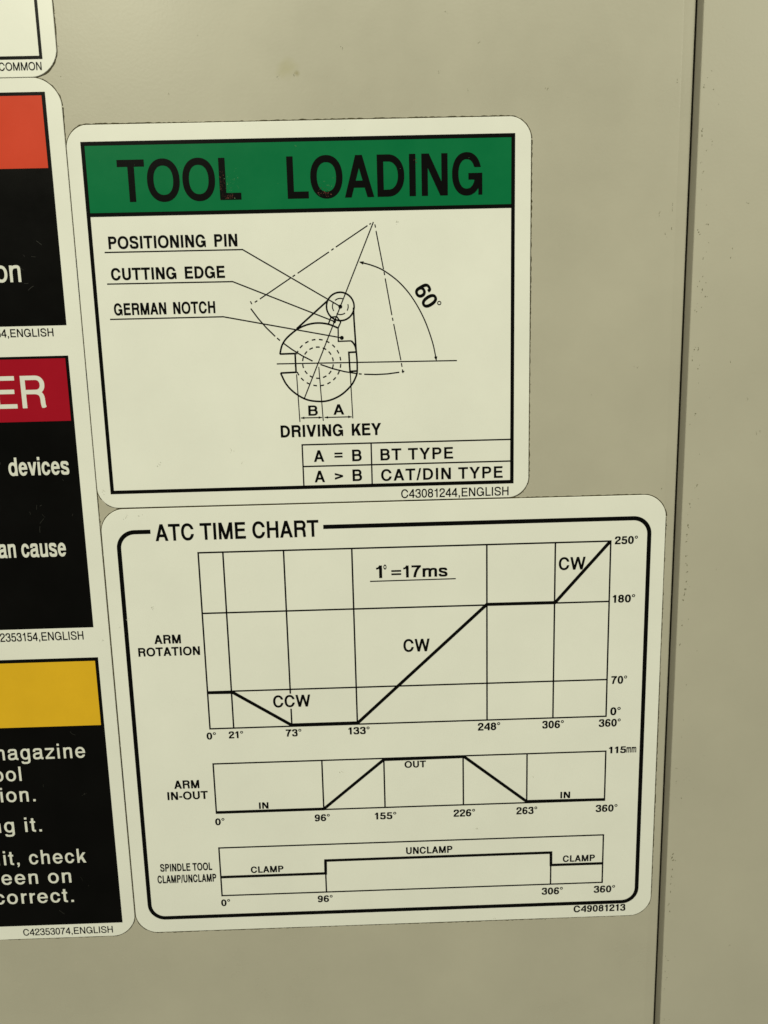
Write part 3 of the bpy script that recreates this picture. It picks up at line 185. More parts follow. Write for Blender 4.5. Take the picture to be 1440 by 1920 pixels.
    '2': [4.39,77.4,68.0,[[[678,0,680,5,680,130,675,135,185,135,198,180,224,230,255,270,295,310,345,351,550,491,597,530,640,580,669,635,680,695,679,745,670,820,660,855,645,890,626,920,601,945,570,967,535,984,465,1002,380,1009,265,1006,190,991,150,975,120,958,90,934,64,905,42,870,26,835,14,795,6,750,0,655,5,652,160,650,161,695,170,765,177,790,193,825,215,850,240,863,280,872,310,874,380,874,435,869,465,862,489,850,502,830,513,795,519,735,517,680,504,650,483,625,455,600,250,459,194,415,140,365,91,305,52,235,27,160,24,140,20,135,0,132,0,0]]]],
    '3': [4.26,77.51,68.99,[[[155,979,125,963,95,940,71,915,50,885,35,855,24,820,16,780,10,705,15,702,165,698,170,700,175,765,190,820,210,847,240,864,300,874,375,874,455,868,475,863,489,855,495,840,502,810,505,750,500,705,490,675,465,644,425,623,350,606,275,602,274,470,280,467,370,463,410,457,465,440,495,421,505,409,517,385,527,345,530,290,526,225,516,185,506,165,492,150,475,141,435,131,405,128,330,125,270,129,245,133,215,144,200,155,187,170,168,220,160,310,5,308,0,305,5,230,23,155,40,118,59,90,82,65,114,40,145,23,180,10,250,-5,290,-9,375,-9,460,-2,535,17,565,30,598,50,625,74,646,100,665,136,677,170,685,210,689,250,689,325,677,400,665,435,647,470,625,498,596,525,574,540,573,545,605,576,627,605,645,640,656,675,663,715,664,785,655,855,646,885,631,915,611,940,581,965,550,982,485,1001,415,1008,295,1009,222,1000]]]],
    '4': [3.13,77.67,70.4,[[[595,1000,440,1000,435,984,0,385,0,220,435,220,436,5,440,0,595,0,596,215,600,220,700,220,704,225,704,350,700,355,600,355,596,360],[435,718,435,355,145,355]]]],
    '5': [4.51,77.66,68.14,[[[630,995,110,995,105,995,102,990,35,442,115,465,180,426,230,484,250,499,270,508,300,513,345,515,445,508,480,497,490,490,501,475,515,425,521,365,517,250,512,220,501,185,490,165,475,150,450,138,425,132,365,126,295,126,225,138,195,155,177,180,164,225,160,280,5,278,0,275,5,210,12,175,24,140,39,110,60,82,85,57,140,23,210,1,285,-9,375,-9,455,-1,528,20,565,39,595,61,620,87,642,120,660,160,676,235,681,325,678,405,673,450,654,515,635,549,613,575,583,600,550,618,510,633,440,646,390,649,300,649,255,644,199,630,225,860,631,860,634,865,634,990]]]],
    '7': [4.64,77.48,68.7,[[[145,6,220,0,300,0,317,145,331,225,366,360,412,490,471,615,503,670,569,765,650,860,685,860,685,995,5,995,0,992,0,860,440,860,445,860,449,855,403,795,328,675,265,545,238,475,213,400,174,250,148,90,141,10]]]],
    '8': [4.76,77.37,67.71,[[[340,1010,280,1006,245,999,195,982,165,968,120,938,96,915,64,875,50,850,38,820,27,770,26,710,31,680,49,630,62,605,95,563,120,540,121,535,96,515,59,475,26,420,6,360,0,295,6,235,25,175,57,120,98,75,150,38,205,12,270,-5,340,-10,405,-5,470,12,530,40,579,75,620,120,652,175,671,235,677,295,671,360,651,420,618,475,581,515,557,535,557,540,580,561,615,605,630,634,646,680,651,710,650,770,639,820,627,850,600,893,580,916,540,950,510,969,460,991,430,1000,400,1005],[498,380,510,350,516,315,516,275,510,243,499,215,480,185,460,165,430,145,395,132,360,126,315,126,280,132,247,145,220,163,197,185,180,211,168,240,161,275,161,315,167,350,179,380,195,405,220,430,245,446,280,460,315,466,360,467,395,461,430,447,457,430,480,407],[487,780,491,755,491,720,486,695,475,671,460,650,440,632,420,620,390,609,360,603,320,603,285,609,260,618,235,633,215,652,199,675,190,700,186,725,186,755,191,780,201,805,215,825,235,844,260,859,285,868,320,874,355,874,390,869,415,860,441,845,462,825,476,805]]]],
    'C': [5.52,100.7,90.05,[[[595,994,550,1006,500,1013,400,1013,348,1005,305,994,260,977,220,956,185,932,150,903,119,870,92,835,67,795,46,750,29,705,8,615,2,560,2,445,7,390,16,340,45,250,67,205,92,165,119,130,150,97,185,68,220,44,260,23,305,6,350,-6,400,-13,500,-13,554,-5,595,6,640,23,680,44,715,68,750,97,782,130,809,165,833,205,855,250,872,295,889,365,885,370,730,370,707,300,690,265,658,215,620,177,590,155,545,134,490,122,450,120,380,127,330,144,303,160,265,191,243,215,222,245,194,300,172,370,161,450,161,550,173,630,194,700,225,760,243,785,280,823,330,856,380,873,415,878,485,878,545,866,597,840,635,810,657,785,693,730,725,650,885,650,872,705,853,755,812,830,781,870,748,905,715,932,681,955,640,977]]]],
    'E': [10.78,92.1,74.92,[[[746,0,749,5,749,130,745,135,160,135,160,447,165,450,685,450,689,455,689,580,685,585,160,585,160,862,165,865,725,865,725,1000,5,1000,0,997,0,0]]]],
    'G': [6.02,108.11,93.44,[[[931,0,934,5,934,515,930,520,505,519,505,394,737,390,725,335,698,270,681,240,645,195,620,173,575,145,545,133,495,122,450,120,385,126,330,145,283,175,244,215,208,270,182,335,166,405,161,450,162,550,166,595,182,665,195,702,225,759,260,803,285,826,330,855,385,874,455,880,525,873,551,865,595,844,645,805,684,755,712,700,725,663,729,660,885,660,888,665,877,705,858,755,817,830,787,870,755,903,720,932,685,956,645,976,595,995,555,1005,505,1013,400,1013,355,1006,310,995,260,976,225,958,184,930,150,902,120,870,93,835,65,790,46,750,18,665,7,610,2,560,2,440,7,390,18,335,46,250,65,210,92,165,120,130,150,98,190,65,260,24,305,7,350,-5,400,-13,505,-13,555,-5,600,6,640,21,685,44,720,68,758,100,787,130,835,196,837,0]]]],
    'H': [9.65,99.61,80.44,[[[0,0,155,0,160,5,160,445,165,450,640,450,644,445,645,0,801,0,804,5,804,995,800,1000,645,999,644,590,640,585,160,585,160,995,155,1000,5,1000,0,997]]]],
    'I': [11.41,38.69,16,[[[155,1000,5,1000,0,997,0,0,155,0,160,5,160,995]]]],
    'L': [9.53,77.08,65.17,[[[5,1000,0,995,0,0,650,0,650,135,160,135,160,995,155,1000]]]],
    'M': [9.15,115.43,97.26,[[[970,1000,790,1000,787,995,485,218,185,997,180,1000,5,1000,0,997,0,0,150,0,152,5,152,605,155,616,401,5,405,0,565,0,570,3,820,622,821,5,825,0,970,0,973,995]]]],
    'N': [9.53,99.63,80.58,[[[805,999,655,1000,651,995,650,254,190,998,5,1000,0,997,0,0,155,0,155,730,157,740,160,740,615,3,620,0,805,0]]]],
    'O': [4.89,108.73,98.96,[[[785,933,740,960,700,978,650,995,605,1006,550,1013,495,1015,440,1013,385,1006,335,994,290,978,245,957,205,933,168,905,135,874,102,835,78,800,53,755,34,710,18,660,8,610,2,560,0,500,2,440,9,385,18,340,34,290,53,245,75,204,101,165,135,126,168,95,205,67,245,43,290,22,335,6,385,-6,440,-13,495,-15,550,-13,605,-6,650,5,700,22,740,40,785,67,822,95,855,127,888,165,912,200,937,245,956,290,971,340,982,390,987,440,990,500,987,560,982,610,971,660,956,710,937,755,915,795,888,835,855,873,821,905],[605,866,665,840,720,800,755,760,775,730,805,665,823,590,830,500,823,410,805,335,775,270,739,220,690,176,640,147,575,127,535,122,450,122,382,135,320,162,295,179,255,215,214,270,184,335,166,410,160,500,166,590,183,660,211,725,250,780,295,821,350,853,415,873,455,878,540,878]]]],
    'R': [11.03,100.05,84.25,[[[0,997,0,0,155,0,160,5,160,425,165,430,465,428,530,418,574,400,588,390,605,370,624,325,633,265,635,165,641,100,650,55,670,0,755,0,825,34,809,75,799,120,792,275,778,360,768,390,751,425,734,450,700,485,750,530,783,575,804,625,815,680,816,745,806,800,782,855,750,900,710,937,680,957,630,980,570,995,505,1000,5,1000],[160,565,160,860,165,865,505,865,545,862,575,853,600,840,626,815,642,790,651,765,656,735,656,695,651,665,642,640,627,615,610,598,585,581,545,568,510,565]]]],
    'S': [6.14,92.75,80.72,[[[715,59,745,86,770,120,787,155,798,190,805,230,807,275,805,310,797,350,781,390,762,420,735,449,710,470,675,492,615,519,540,544,320,602,240,632,212,650,195,670,184,700,180,740,185,785,195,813,210,833,236,850,280,865,335,872,405,875,470,872,505,867,550,855,571,845,596,825,612,800,622,775,631,725,632,690,635,687,790,693,790,740,784,780,774,815,758,855,736,890,705,924,675,947,640,967,570,993,490,1006,360,1009,250,997,175,975,140,958,112,940,84,915,60,885,41,850,30,820,22,780,20,740,22,700,30,665,44,625,63,595,89,565,115,543,145,523,205,496,275,473,495,415,555,394,595,375,621,355,638,330,646,295,646,245,637,200,625,176,605,156,585,146,545,135,480,127,405,125,320,129,285,134,240,148,220,158,195,180,178,210,170,235,162,290,160,330,5,328,0,325,8,235,17,195,30,160,52,120,76,90,105,64,145,38,180,22,220,10,305,-5,450,-9,570,1,650,23,685,39]]]],
    'n': [8.52,77.79,61.12,[[[610,0,610,545,603,605,595,635,583,660,564,685,535,709,505,723,470,732,415,738,340,740,275,735,210,720,160,700,160,725,155,730,5,730,0,727,0,0,158,0,160,380,162,425,174,490,194,535,208,555,230,575,250,587,280,598,345,605,425,602,440,599,444,595,451,505,451,5,455,0]]]],
    'o': [4.39,77.48,68.7,[[[455,4,516,30,572,70,616,120,653,185,675,250,686,325,686,405,682,440,665,515,636,580,596,635,545,681,490,713,450,727,380,740,305,740,235,727,170,699,115,660,70,609,34,545,12,480,1,405,1,325,5,288,22,215,51,150,91,95,140,50,200,16,265,-5,305,-10,385,-10],[370,124,340,123,300,127,265,139,235,159,211,185,190,218,175,255,164,305,160,365,164,425,175,475,192,515,215,550,250,582,280,597,320,606,365,606,390,602,420,592,453,570,476,545,498,510,514,470,524,420,527,365,523,305,512,255,496,215,472,180,440,150,405,132]]]],
  },
  'r': {
    ',': [12.12,40.19,15.96,[[[20,-177,120,-111,124,-105,160,-10,160,145,159,150,155,152,0,150,0,0,70,0,73,-5,15,-110,15,-175]]]],
    '.': [12.12,40.19,15.96,[[[159,150,0,150,0,0,156,0,160,5]]]],
    'a': [5.01,77.44,68.8,[[[686,-10,687,120,630,123,625,120,623,125,622,580,612,635,598,665,580,688,551,710,500,730,445,738,385,740,255,739,195,734,135,719,110,707,85,689,60,663,44,635,32,605,21,540,20,505,25,502,170,498,175,550,182,580,190,595,205,601,260,607,415,607,468,600,471,485,425,472,270,456,205,443,145,423,115,410,74,385,51,365,34,345,13,305,3,260,0,220,1,170,8,125,26,80,44,55,66,35,110,10,140,1,190,-8,290,-9,370,1,440,21,495,49,518,25,560,2,620,-9],[470,345,469,275,459,225,440,188,420,166,405,155,360,135,280,123,225,122,190,126,170,131,160,140,153,180,154,245,159,270,175,287,220,308,265,320]]]],
    'c': [4.18,69.64,62.26,[[[380,735,310,742,245,736,205,724,147,695,100,656,60,605,30,545,10,475,1,405,1,325,4,290,20,215,43,155,80,97,125,51,180,16,245,-6,310,-12,380,-5,440,15,475,35,523,75,562,125,592,185,612,250,615,270,610,275,465,275,441,210,412,165,375,134,350,125,330,121,290,121,265,127,245,136,210,165,181,210,165,255,155,305,153,395,159,450,173,500,190,536,215,570,245,594,275,606,310,610,345,607,375,596,400,577,424,550,441,520,460,470,610,470,612,475,603,515,579,575,560,608,523,655,496,680,445,713]]]],
    'e': [5.57,77.44,66.3,[[[295,740,225,727,165,700,110,659,65,606,33,545,12,480,1,405,2,320,12,250,35,180,65,124,110,71,165,30,225,3,295,-10,370,-10,406,-5,469,15,500,31,530,52,555,73,595,120,616,155,640,210,635,215,485,215,480,213,446,165,405,135,355,121,290,124,260,134,240,145,215,167,195,192,182,215,166,255,155,319,660,320,663,365,661,410,651,480,628,550,595,610,551,660,500,699,440,726,370,740],[157,435,166,475,182,515,200,545,217,565,241,585,270,600,290,606,330,610,355,609,390,601,420,586,446,565,460,549,481,515,497,475,506,435,500,432,165,432]]]],
    'g': [5.57,77.44,63.93,[[[635,730,490,730,485,697,450,716,390,735,320,742,245,734,185,714,130,681,83,635,46,580,21,520,11,480,1,410,1,330,12,255,30,195,46,160,83,105,125,63,155,42,212,15,250,5,315,-2,360,0,425,14,485,43,487,40,486,-55,479,-95,463,-125,445,-139,430,-146,390,-157,340,-162,220,-161,179,-155,175,-150,170,-113,25,-117,20,-120,25,-170,42,-215,61,-240,80,-256,105,-270,155,-286,215,-293,345,-294,420,-286,485,-270,543,-240,573,-215,591,-195,610,-165,623,-135,633,-100,639,-30,639,725],[320,610,360,606,388,595,415,577,439,550,457,520,474,475,484,430,487,370,484,310,475,265,458,220,440,190,415,163,389,145,360,134,320,130,280,134,250,145,225,162,200,190,182,220,165,265,156,310,152,370,156,430,165,475,182,520,200,550,225,578,250,595,280,606]]]],
    'h': [9.75,76.46,57.66,[[[5,1000,0,995,0,0,150,0,152,380,154,425,165,490,186,540,200,560,220,579,238,590,265,601,325,608,385,606,418,600,424,505,425,0,575,0,575,545,569,605,562,635,551,660,533,685,505,708,475,723,420,736,325,740,260,735,200,720,155,700,152,705,150,1000]]]],
    'i': [9.33,34.0,15.2,[[[150,730,5,730,0,727,0,0,150,0,152,5]],[[150,1000,5,1000,0,997,0,865,5,861,150,862]]]],
    'k': [9.33,69.64,60.45,[[[5,1000,0,995,0,0,150,0,152,160,260,299,415,0,601,0,602,5,385,455,385,460,591,725,590,729,410,730,405,728,155,385,152,395,152,995,150,1000,145,1000]]]],
    'l': [9.33,34.0,15.2,[[[150,1000,5,1000,0,997,0,0,150,0,152,5]]]],
    'm': [9.05,116.02,98.05,[[[980,0,980,500,977,565,971,600,952,650,935,675,910,699,883,715,830,732,775,739,695,739,645,730,610,719,555,691,525,669,500,695,470,715,444,725,390,736,310,740,255,735,200,720,155,699,150,730,5,730,0,727,0,0,150,0,152,400,160,475,178,525,195,552,211,570,255,597,285,606,310,608,370,606,395,600,401,595,409,570,414,500,415,0,565,0,566,400,574,475,592,525,610,553,626,570,650,588,670,598,695,605,725,608,785,605,810,600,815,595,823,570,828,500,830,0]]]],
    'n': [9.47,76.18,57.66,[[[575,0,575,545,569,605,563,630,551,660,533,685,505,708,475,723,445,732,390,739,320,740,260,735,200,720,155,700,152,705,150,730,5,730,0,727,0,0,150,0,152,380,154,425,165,490,186,540,200,560,220,579,238,590,265,601,325,608,385,606,418,600,424,505,425,0]]]],
    'o': [4.87,77.44,67.69,[[[415,-5,480,16,539,50,588,95,629,155,655,215,671,285,676,325,676,405,665,480,643,545,610,606,565,658,510,699,450,725,410,736,340,742,265,735,199,715,138,680,90,635,48,575,22,515,5,440,1,405,1,325,12,250,35,181,70,120,114,70,165,32,200,14,265,-5,340,-12],[365,609,402,600,445,576,471,550,494,515,510,475,521,425,525,365,521,305,510,255,494,215,471,180,447,155,415,135,385,125,360,121,315,121,275,130,244,145,205,180,183,215,167,255,156,305,152,365,156,425,167,475,183,515,205,549,230,575,260,594,295,606,335,610]]]],
    'r': [10.72,46.38,35.52,[[[0,0,150,0,152,360,154,405,164,470,184,520,205,548,220,561,250,576,275,584,355,592,353,720,350,723,280,719,240,712,205,703,155,681,152,685,150,730,5,730,0,727]]]],
    't': [1.95,38.72,33.84,[[[335,-5,338,0,338,125,265,131,245,135,242,140,243,605,245,611,335,611,338,615,338,725,335,730,245,730,243,925,240,930,95,930,91,925,90,730,5,730,0,725,0,615,5,611,91,610,91,140,95,110,103,85,119,60,135,43,175,18,240,0]]]],
    'z': [4.32,69.64,61.0,[[[0,0,608,0,610,125,610,130,605,132,175,132,170,135,607,595,610,605,610,725,605,730,5,730,0,727,0,600,5,598,435,598,440,595,10,133,0,130]]]],
  },
}
PX = LAY['pxmm']

# ------------------------------------------------------------------ materials
def mat(name, col, rough=0.4, spec=0.5, mott=0.0, mscale=40.0, bump=0.0, bscale=900.0, wave=0.0):
    m = bpy.data.materials.new(name); m.use_nodes = True
    nt = m.node_tree; b = nt.nodes['Principled BSDF']
    b.inputs['Base Color'].default_value = (*col, 1)
    b.inputs['Roughness'].default_value = rough
    b.inputs['Specular IOR Level'].default_value = spec
    tc = nt.nodes.new('ShaderNodeTexCoord')
    if mott > 0:
        n = nt.nodes.new('ShaderNodeTexNoise'); n.inputs['Scale'].default_value = mscale; n.inputs['Detail'].default_value = 6; n.inputs['Roughness'].default_value = .6
        nt.links.new(tc.outputs['Object'], n.inputs['Vector'])
        r = nt.nodes.new('ShaderNodeMapRange'); r.inputs['From Min'].default_value = .3; r.inputs['From Max'].default_value = .7
        r.inputs['To Min'].default_value = 1 - mott; r.inputs['To Max'].default_value = 1 + mott
        nt.links.new(n.outputs['Fac'], r.inputs['Value'])
        x = nt.nodes.new('ShaderNodeMix'); x.data_type = 'RGBA'; x.blend_type = 'MULTIPLY'; x.inputs['Factor'].default_value = 1
        x.inputs['A'].default_value = (*col, 1)
        nt.links.new(r.outputs['Result'], x.inputs['B'])
        nt.links.new(x.outputs['Result'], b.inputs['Base Color'])
        r2 = nt.nodes.new('ShaderNodeMapRange'); r2.inputs['From Min'].default_value = .3; r2.inputs['From Max'].default_value = .7
        r2.inputs['To Min'].default_value = rough - .04; r2.inputs['To Max'].default_value = rough + .05
        nt.links.new(n.outputs['Fac'], r2.inputs['Value']); nt.links.new(r2.outputs['Result'], b.inputs['Roughness'])
    last = None
    for strength, scale, dist in ((bump, bscale, 0.00002), (wave, 55.0, 0.0004)):
        if strength > 0:
            n = nt.nodes.new('ShaderNodeTexNoise'); n.inputs['Scale'].default_value = scale; n.inputs['Detail'].default_value = 3
            nt.links.new(tc.outputs['Object'], n.inputs['Vector'])
            bp = nt.nodes.new('ShaderNodeBump'); bp.inputs['Strength'].default_value = strength; bp.inputs['Distance'].default_value = dist
            nt.links.new(n.outputs['Fac'], bp.inputs['Height'])
            if last: nt.links.new(last.outputs['Normal'], bp.inputs['Normal'])
            last = bp
    if last: nt.links.new(last.outputs['Normal'], b.inputs['Normal'])
    return m

M_PAINT = mat('beige_enamel', (0.448, 0.416, 0.340), .29, .5, .055, 22.0, .75, 1100.0, .10)
M_PAINT2 = mat('beige_enamel_side', (0.452, 0.420, 0.345), .31, .5, .05, 18.0, .75, 1100.0, .10)
M_VINYL = mat('white_vinyl', (0.80, 0.788, 0.735), .27, .40, .03, 32.0, .10, 700.0, .08)
M_BLACK = mat('black_ink', (0.0028, 0.0026, 0.0025), .25, .10, 0, 60, .10, 700.0, .08)
M_BLACKP = mat('black_print_panel', (0.0028, 0.0026, 0.0025), .25, .13, .25, 45, .10, 700.0, .08)
M_GREEN = mat('green_ink', (0.002, 0.148, 0.050), .25, .13, .05, 60, .10, 700.0, .08)
M_ORANGE = mat('orange_red_ink', (0.62, 0.062, 0.030), .25, .13, .04, 60, .10, 700.0, .08)
M_RED = mat('crimson_ink', (0.34, 0.006, 0.018), .25, .13, .04, 60, .10, 700.0, .08)
M_AMBER = mat('amber_ink', (0.72, 0.42, 0.020), .25, .13, .04, 60, .10, 700.0, .08)
M_LETTER = mat('white_lettering', (0.72, 0.71, 0.66), .30, .35, .03, 200)
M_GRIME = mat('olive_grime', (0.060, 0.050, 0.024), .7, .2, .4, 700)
M_CHIP = mat('dark_chip', (0.15, 0.137, 0.085), .6, .3, .4, 700)
M_WORN = mat('worn_print', (0.085, 0.018, 0.008), .6, .3, .5, 900)
M_FLAKE = mat('pale_flake', (0.16, 0.33, 0.17), .6, .3, .3, 900)
M_SMUDGE = mat('grey_smudge', (0.42, 0.41, 0.34), .5, .3, .2, 900)
M_DARK = mat('dark_steel', (0.12, 0.11, 0.085), .6, .3)

# old oil spot on the door: a yellowish stain with a soft ragged outline, in the paint's own colour
def stain(m, spots):
    nt = m.node_tree; b = nt.nodes['Principled BSDF']
    src = b.inputs['Base Color'].links[0].from_socket
    tc = [n for n in nt.nodes if n.bl_idname == 'ShaderNodeTexCoord'][0]
    nz = nt.nodes.new('ShaderNodeTexNoise'); nz.inputs['Scale'].default_value = 260; nz.inputs['Detail'].default_value = 4
    nt.links.new(tc.outputs['Object'], nz.inputs['Vector'])
    for (x, z, r, col, f) in spots:
        d = nt.nodes.new('ShaderNodeVectorMath'); d.operation = 'DISTANCE'; d.inputs[1].default_value = (x * MM, 0, z * MM)
        nt.links.new(tc.outputs['Object'], d.inputs[0])
        a = nt.nodes.new('ShaderNodeMath'); a.operation = 'MULTIPLY_ADD'; a.inputs[1].default_value = r * MM * 1.3; 
        nt.links.new(nz.outputs['Fac'], a.inputs[0]); nt.links.new(d.outputs['Value'], a.inputs[2])
        mr = nt.nodes.new('ShaderNodeMapRange'); mr.inputs['From Min'].default_value = r * MM * .75; mr.inputs['From Max'].default_value = r * MM * 1.65
        mr.inputs['To Min'].default_value = f; mr.inputs['To Max'].default_value = 0
        nt.links.new(a.outputs['Value'], mr.inputs['Value'])
        mx = nt.nodes.new('ShaderNodeMix'); mx.data_type = 'RGBA'; mx.inputs['B'].default_value = (*col, 1)
        nt.links.new(mr.outputs['Result'], mx.inputs['Factor']); nt.links.new(src, mx.inputs['A'])
        src = mx.outputs['Result']
    nt.links.new(src, b.inputs['Base Color'])
stain(M_PAINT, [(-20.3, 80.3, 3.6, (0.39, 0.355, 0.22), .6), (-17.6, 79.2, 1.0, (0.24, 0.20, 0.08), .55)])

# ------------------------------------------------------------------ mesh helpers (all lengths in mm, layer = height above the panel)
class Ink:
    """flat printed shapes collected into one mesh; each piece lies a hair above the one before"""
    def __init__(s, layer):
        s.v, s.f, s.y, s.n = [], [], layer, 0
    def _y(s):
        s.n += 1
        return -(s.y + 0.0012 * (s.n % 12))
    def poly(s, pts):
        y = s._y(); b = len(s.v)
        s.v += [(p[0], y, p[1]) for p in pts]
        for t in tessellate_polygon([[Vector((p[0], p[1], 0)) for p in pts]]):
            s.f.append([b + i for i in t])
    def rect(s, x0, z0, x1, z1): s.poly([(x0, z0), (x1, z0), (x1, z1), (x0, z1)])
    def line(s, w, pts, closed=False):
        P = [Vector(p) for p in pts]; n = len(P); a, c = [], []
        for i in range(n):
            pv = P[i - 1] if (i > 0 or closed) else None
            nx = P[(i + 1) % n] if (i < n - 1 or closed) else None
            d1 = (P[i] - pv).normalized() if pv is not None else None
            d2 = (nx - P[i]).normalized() if nx is not None else None
            if d1 is None: d1 = d2
            if d2 is None: d2 = d1
            n1, n2 = Vector((-d1.y, d1.x)), Vector((-d2.y, d2.x))
            m = (n1 + n2)
            m = m.normalized() if m.length > 1e-6 else n1
            k = min(2.2, 1 / max(.3, m.dot(n1)))
            a.append(P[i] + m * (w / 2 * k)); c.append(P[i] - m * (w / 2 * k))
        y = s._y(); b = len(s.v)
        for i in range(n): s.v += [(a[i].x, y, a[i].y), (c[i].x, y, c[i].y)]
        for i in range(n if closed else n - 1):
            j = (i + 1) % n
            s.f.append([b + 2 * i, b + 2 * i + 1, b + 2 * j + 1, b + 2 * j])
    def arc(s, c, r, a0, a1, w, n=None):
        n = n or max(3, int(abs(a1 - a0) / 4))
        s.line(w, [(c[0] + r * math.cos(math.radians(a0 + (a1 - a0) * i / n)), c[1] + r * math.sin(math.radians(a0 + (a1 - a0) * i / n))) for i in range(n + 1)])
    def ring(s, c, r, w, n=48):
        s.line(w, [(c[0] + r * math.cos(2 * math.pi * i / n), c[1] + r * math.sin(2 * math.pi * i / n)) for i in range(n)], True)
    def disc(s, c, r, n=20):
        s.poly([(c[0] + r * math.cos(2 * math.pi * i / n), c[1] + r * math.sin(2 * math.pi * i / n)) for i in range(n)])
    def text(s, t):
        body, wt, org, width, cap, ang, track = t
        F = FONT[wt]; x = 0.0; pen = []
        for k, ch in enumerate(body):
            if ch == ' ':
                x += 37 + track; continue
            if ch == '_':                                # a wider word space
                x += 26; continue
            g = F[ch]
            if not pen: x -= g[0]
            pen.append((g, x)); x += g[1] + track
        g, gx = pen[-1]
        sx = width / (gx + g[0] + g[2]); sz = cap / 100.0
        ca, sa = math.cos(ang), math.sin(ang)
        y = s._y()
        for g, gx in pen:
            for grp in g[3]:
                loops = [[Vector(((gx + g[0] + c[i] / 10) * sx, c[i + 1] / 10 * sz, 0)) for i in range(0, len(c), 2)] for c in grp]
                b = len(s.v)
                for lp in loops:
                    s.v += [(org[0] + p.x * ca - p.y * sa, y, org[1] + p.x * sa + p.y * ca) for p in lp]
                for tri in tessellate_polygon(loops):
                    s.f.append([b + i for i in tri])
    def build(s, name, m, parent, label=None):
        o0 = ORG[0]
        me = bpy.data.meshes.new(name)
        fs = []
        for f in s.f:                                   # every printed face looks out of the panel (-y)
            a, b, c = s.v[f[0]], s.v[f[1]], s.v[f[2]]
            cr = (b[2] - a[2]) * (c[0] - a[0]) - (b[0] - a[0]) * (c[2] - a[2])
            fs.append(f if cr < 0 else f[::-1])
        me.from_pydata([((v[0] - o0[0]) * MM, v[1] * MM, (v[2] - o0[1]) * MM) for v in s.v], [], fs)
        me.materials.append(m)
        o = bpy.data.objects.new(name, me); COL.objects.link(o)
        if parent is not None: o.parent = parent
        if label: o['label'] = label
        return o
ORG = [(0.0, 0.0)]

def solid(name, verts, faces, m, parent=None, smooth=False):
    o0 = ORG[0]
    me = bpy.data.meshes.new(name)
    me.from_pydata([((v[0] - o0[0]) * MM, v[1] * MM, (v[2] - o0[1]) * MM) for v in verts], [], faces)
    me.materials.append(m)
    if smooth:
        for p in me.polygons: p.use_smooth = True
    o = bpy.data.objects.new(name, me); COL.objects.link(o)
    if parent is not None: o.parent = parent
    return o

def sticker(name, rect, label, cat='sticker'):
    cx, cz = (rect[0] + rect[2]) / 2, (rect[1] + rect[3]) / 2
    o = bpy.data.objects.new(name, None); COL.objects.link(o)
    o.empty_display_size = .01
    o.location = (cx * MM, 0, cz * MM)
    o['label'] = label; o['category'] = cat
    ORG[0] = (cx, cz)
    return o

def outline(rect, r, p=1.86, n=12, jit=0.0, seed=1):
    x0, z0, x1, z1 = rect; pts = []
    for cx, cz, q in ((x1 - r, z1 - r, 0), (x0 + r, z1 - r, 1), (x0 + r, z0 + r, 2), (x1 - r, z0 + r, 3)):
        for i in range(n + 1):
            t = math.radians(90 * i / n)
            c, s_ = math.cos(t) ** (2 / p) if i < n else 0, math.sin(t) ** (2 / p)
            dx, dz = ((c, s_), (-s_, c), (-c, -s_), (s_, -c))[q]
            pts.append((cx + r * dx, cz + r * dz))
    return pts

THICK = 0.26
def backing(rect, r, parent):
    """die-cut vinyl: bottom edge on the paint, sides, a small rolled-over rim, flat face"""
    ol = outline(rect, r); n = len(ol)
    inn = outline((rect[0] + .12, rect[1] + .12, rect[2] - .12, rect[3] - .12), r - .12)
    v = [(p[0], 0.0, p[1]) for p in ol] + [(p[0], -THICK + .10, p[1]) for p in ol] + [(p[0], -THICK, p[1]) for p in inn]
    f = []
    for k in (0, n):
        for i in range(n):
            j = (i + 1) % n
            f.append([k + i, k + n + i, k + n + j, k + j])
    f.append([2 * n + i for i in range(n)][::-1])
    return solid('backing', v, [x[::-1] for x in f], M_VINYL, parent)

L1, L2, L3 = THICK + .015, THICK + .045, THICK + .075      # colour, line work, lettering

# ------------------------------------------------------------------ the setting: two folded sheet-metal panels with a gap between
EL, ER = LAY['edge']
def panel(name, prof, m):
    """sweep a horizontal cross-section (x, y) up the machine"""
    zs = [-460, -300, -150, 0, 150, 300, 460]; v = []; n = len(prof); f = []
    for z in zs: v += [(p[0], p[1], z) for p in prof]
    for k in range(len(zs) - 1):
        for i in range(n - 1):
            f.append([k * n + i, k * n + i + 1, (k + 1) * n + i + 1, (k + 1) * n + i])
    ORG[0] = (0, 0)
    o = solid(name, v, f, m, None, True)
    o['kind'] = 'structure'
    return o
def arcp(cx, cy, r, a0, a1, n=8): return [(cx + r * math.cos(math.radians(a0 + (a1 - a0) * i / n)), cy + r * math.sin(math.radians(a0 + (a1 - a0) * i / n))) for i in range(n + 1)]
RB = 0.75
left = [(-620, 0), (-300, 0), (0, 0), (EL - 4.3, 0), (EL - 3.9, 0), (EL - 3.75, .004), (EL - 3.6, .02), (EL - 3.45, .045), (EL - 2.0, .235), (EL - RB - .25, .36)] + arcp(EL - RB, .40 + RB, RB, -84, 0) + [(EL, 3), (EL - .02, 24)]
panel('door_panel', left, M_PAINT)
right = [(ER + 9, 3.45), (ER - .40, 3.45), (ER - .60, 3.4), (ER - .66, 3.25), (ER - .62, 3.0), (ER - .04, .62)] + arcp(ER + .45, .45, .45, 192, 270) + [(ER + .7, 0), (ER + 3.5, 0), (ER + 150, 0), (620, 0)]
panel('side_panel', right, M_PAINT2)
ORG[0] = (0, 0)
fr = solid('frame_wall', [(60, 24.5, -460), (140, 24.5, -460), (140, 24.5, 460), (60, 24.5, 460)], [[0, 1, 2, 3]], M_DARK)
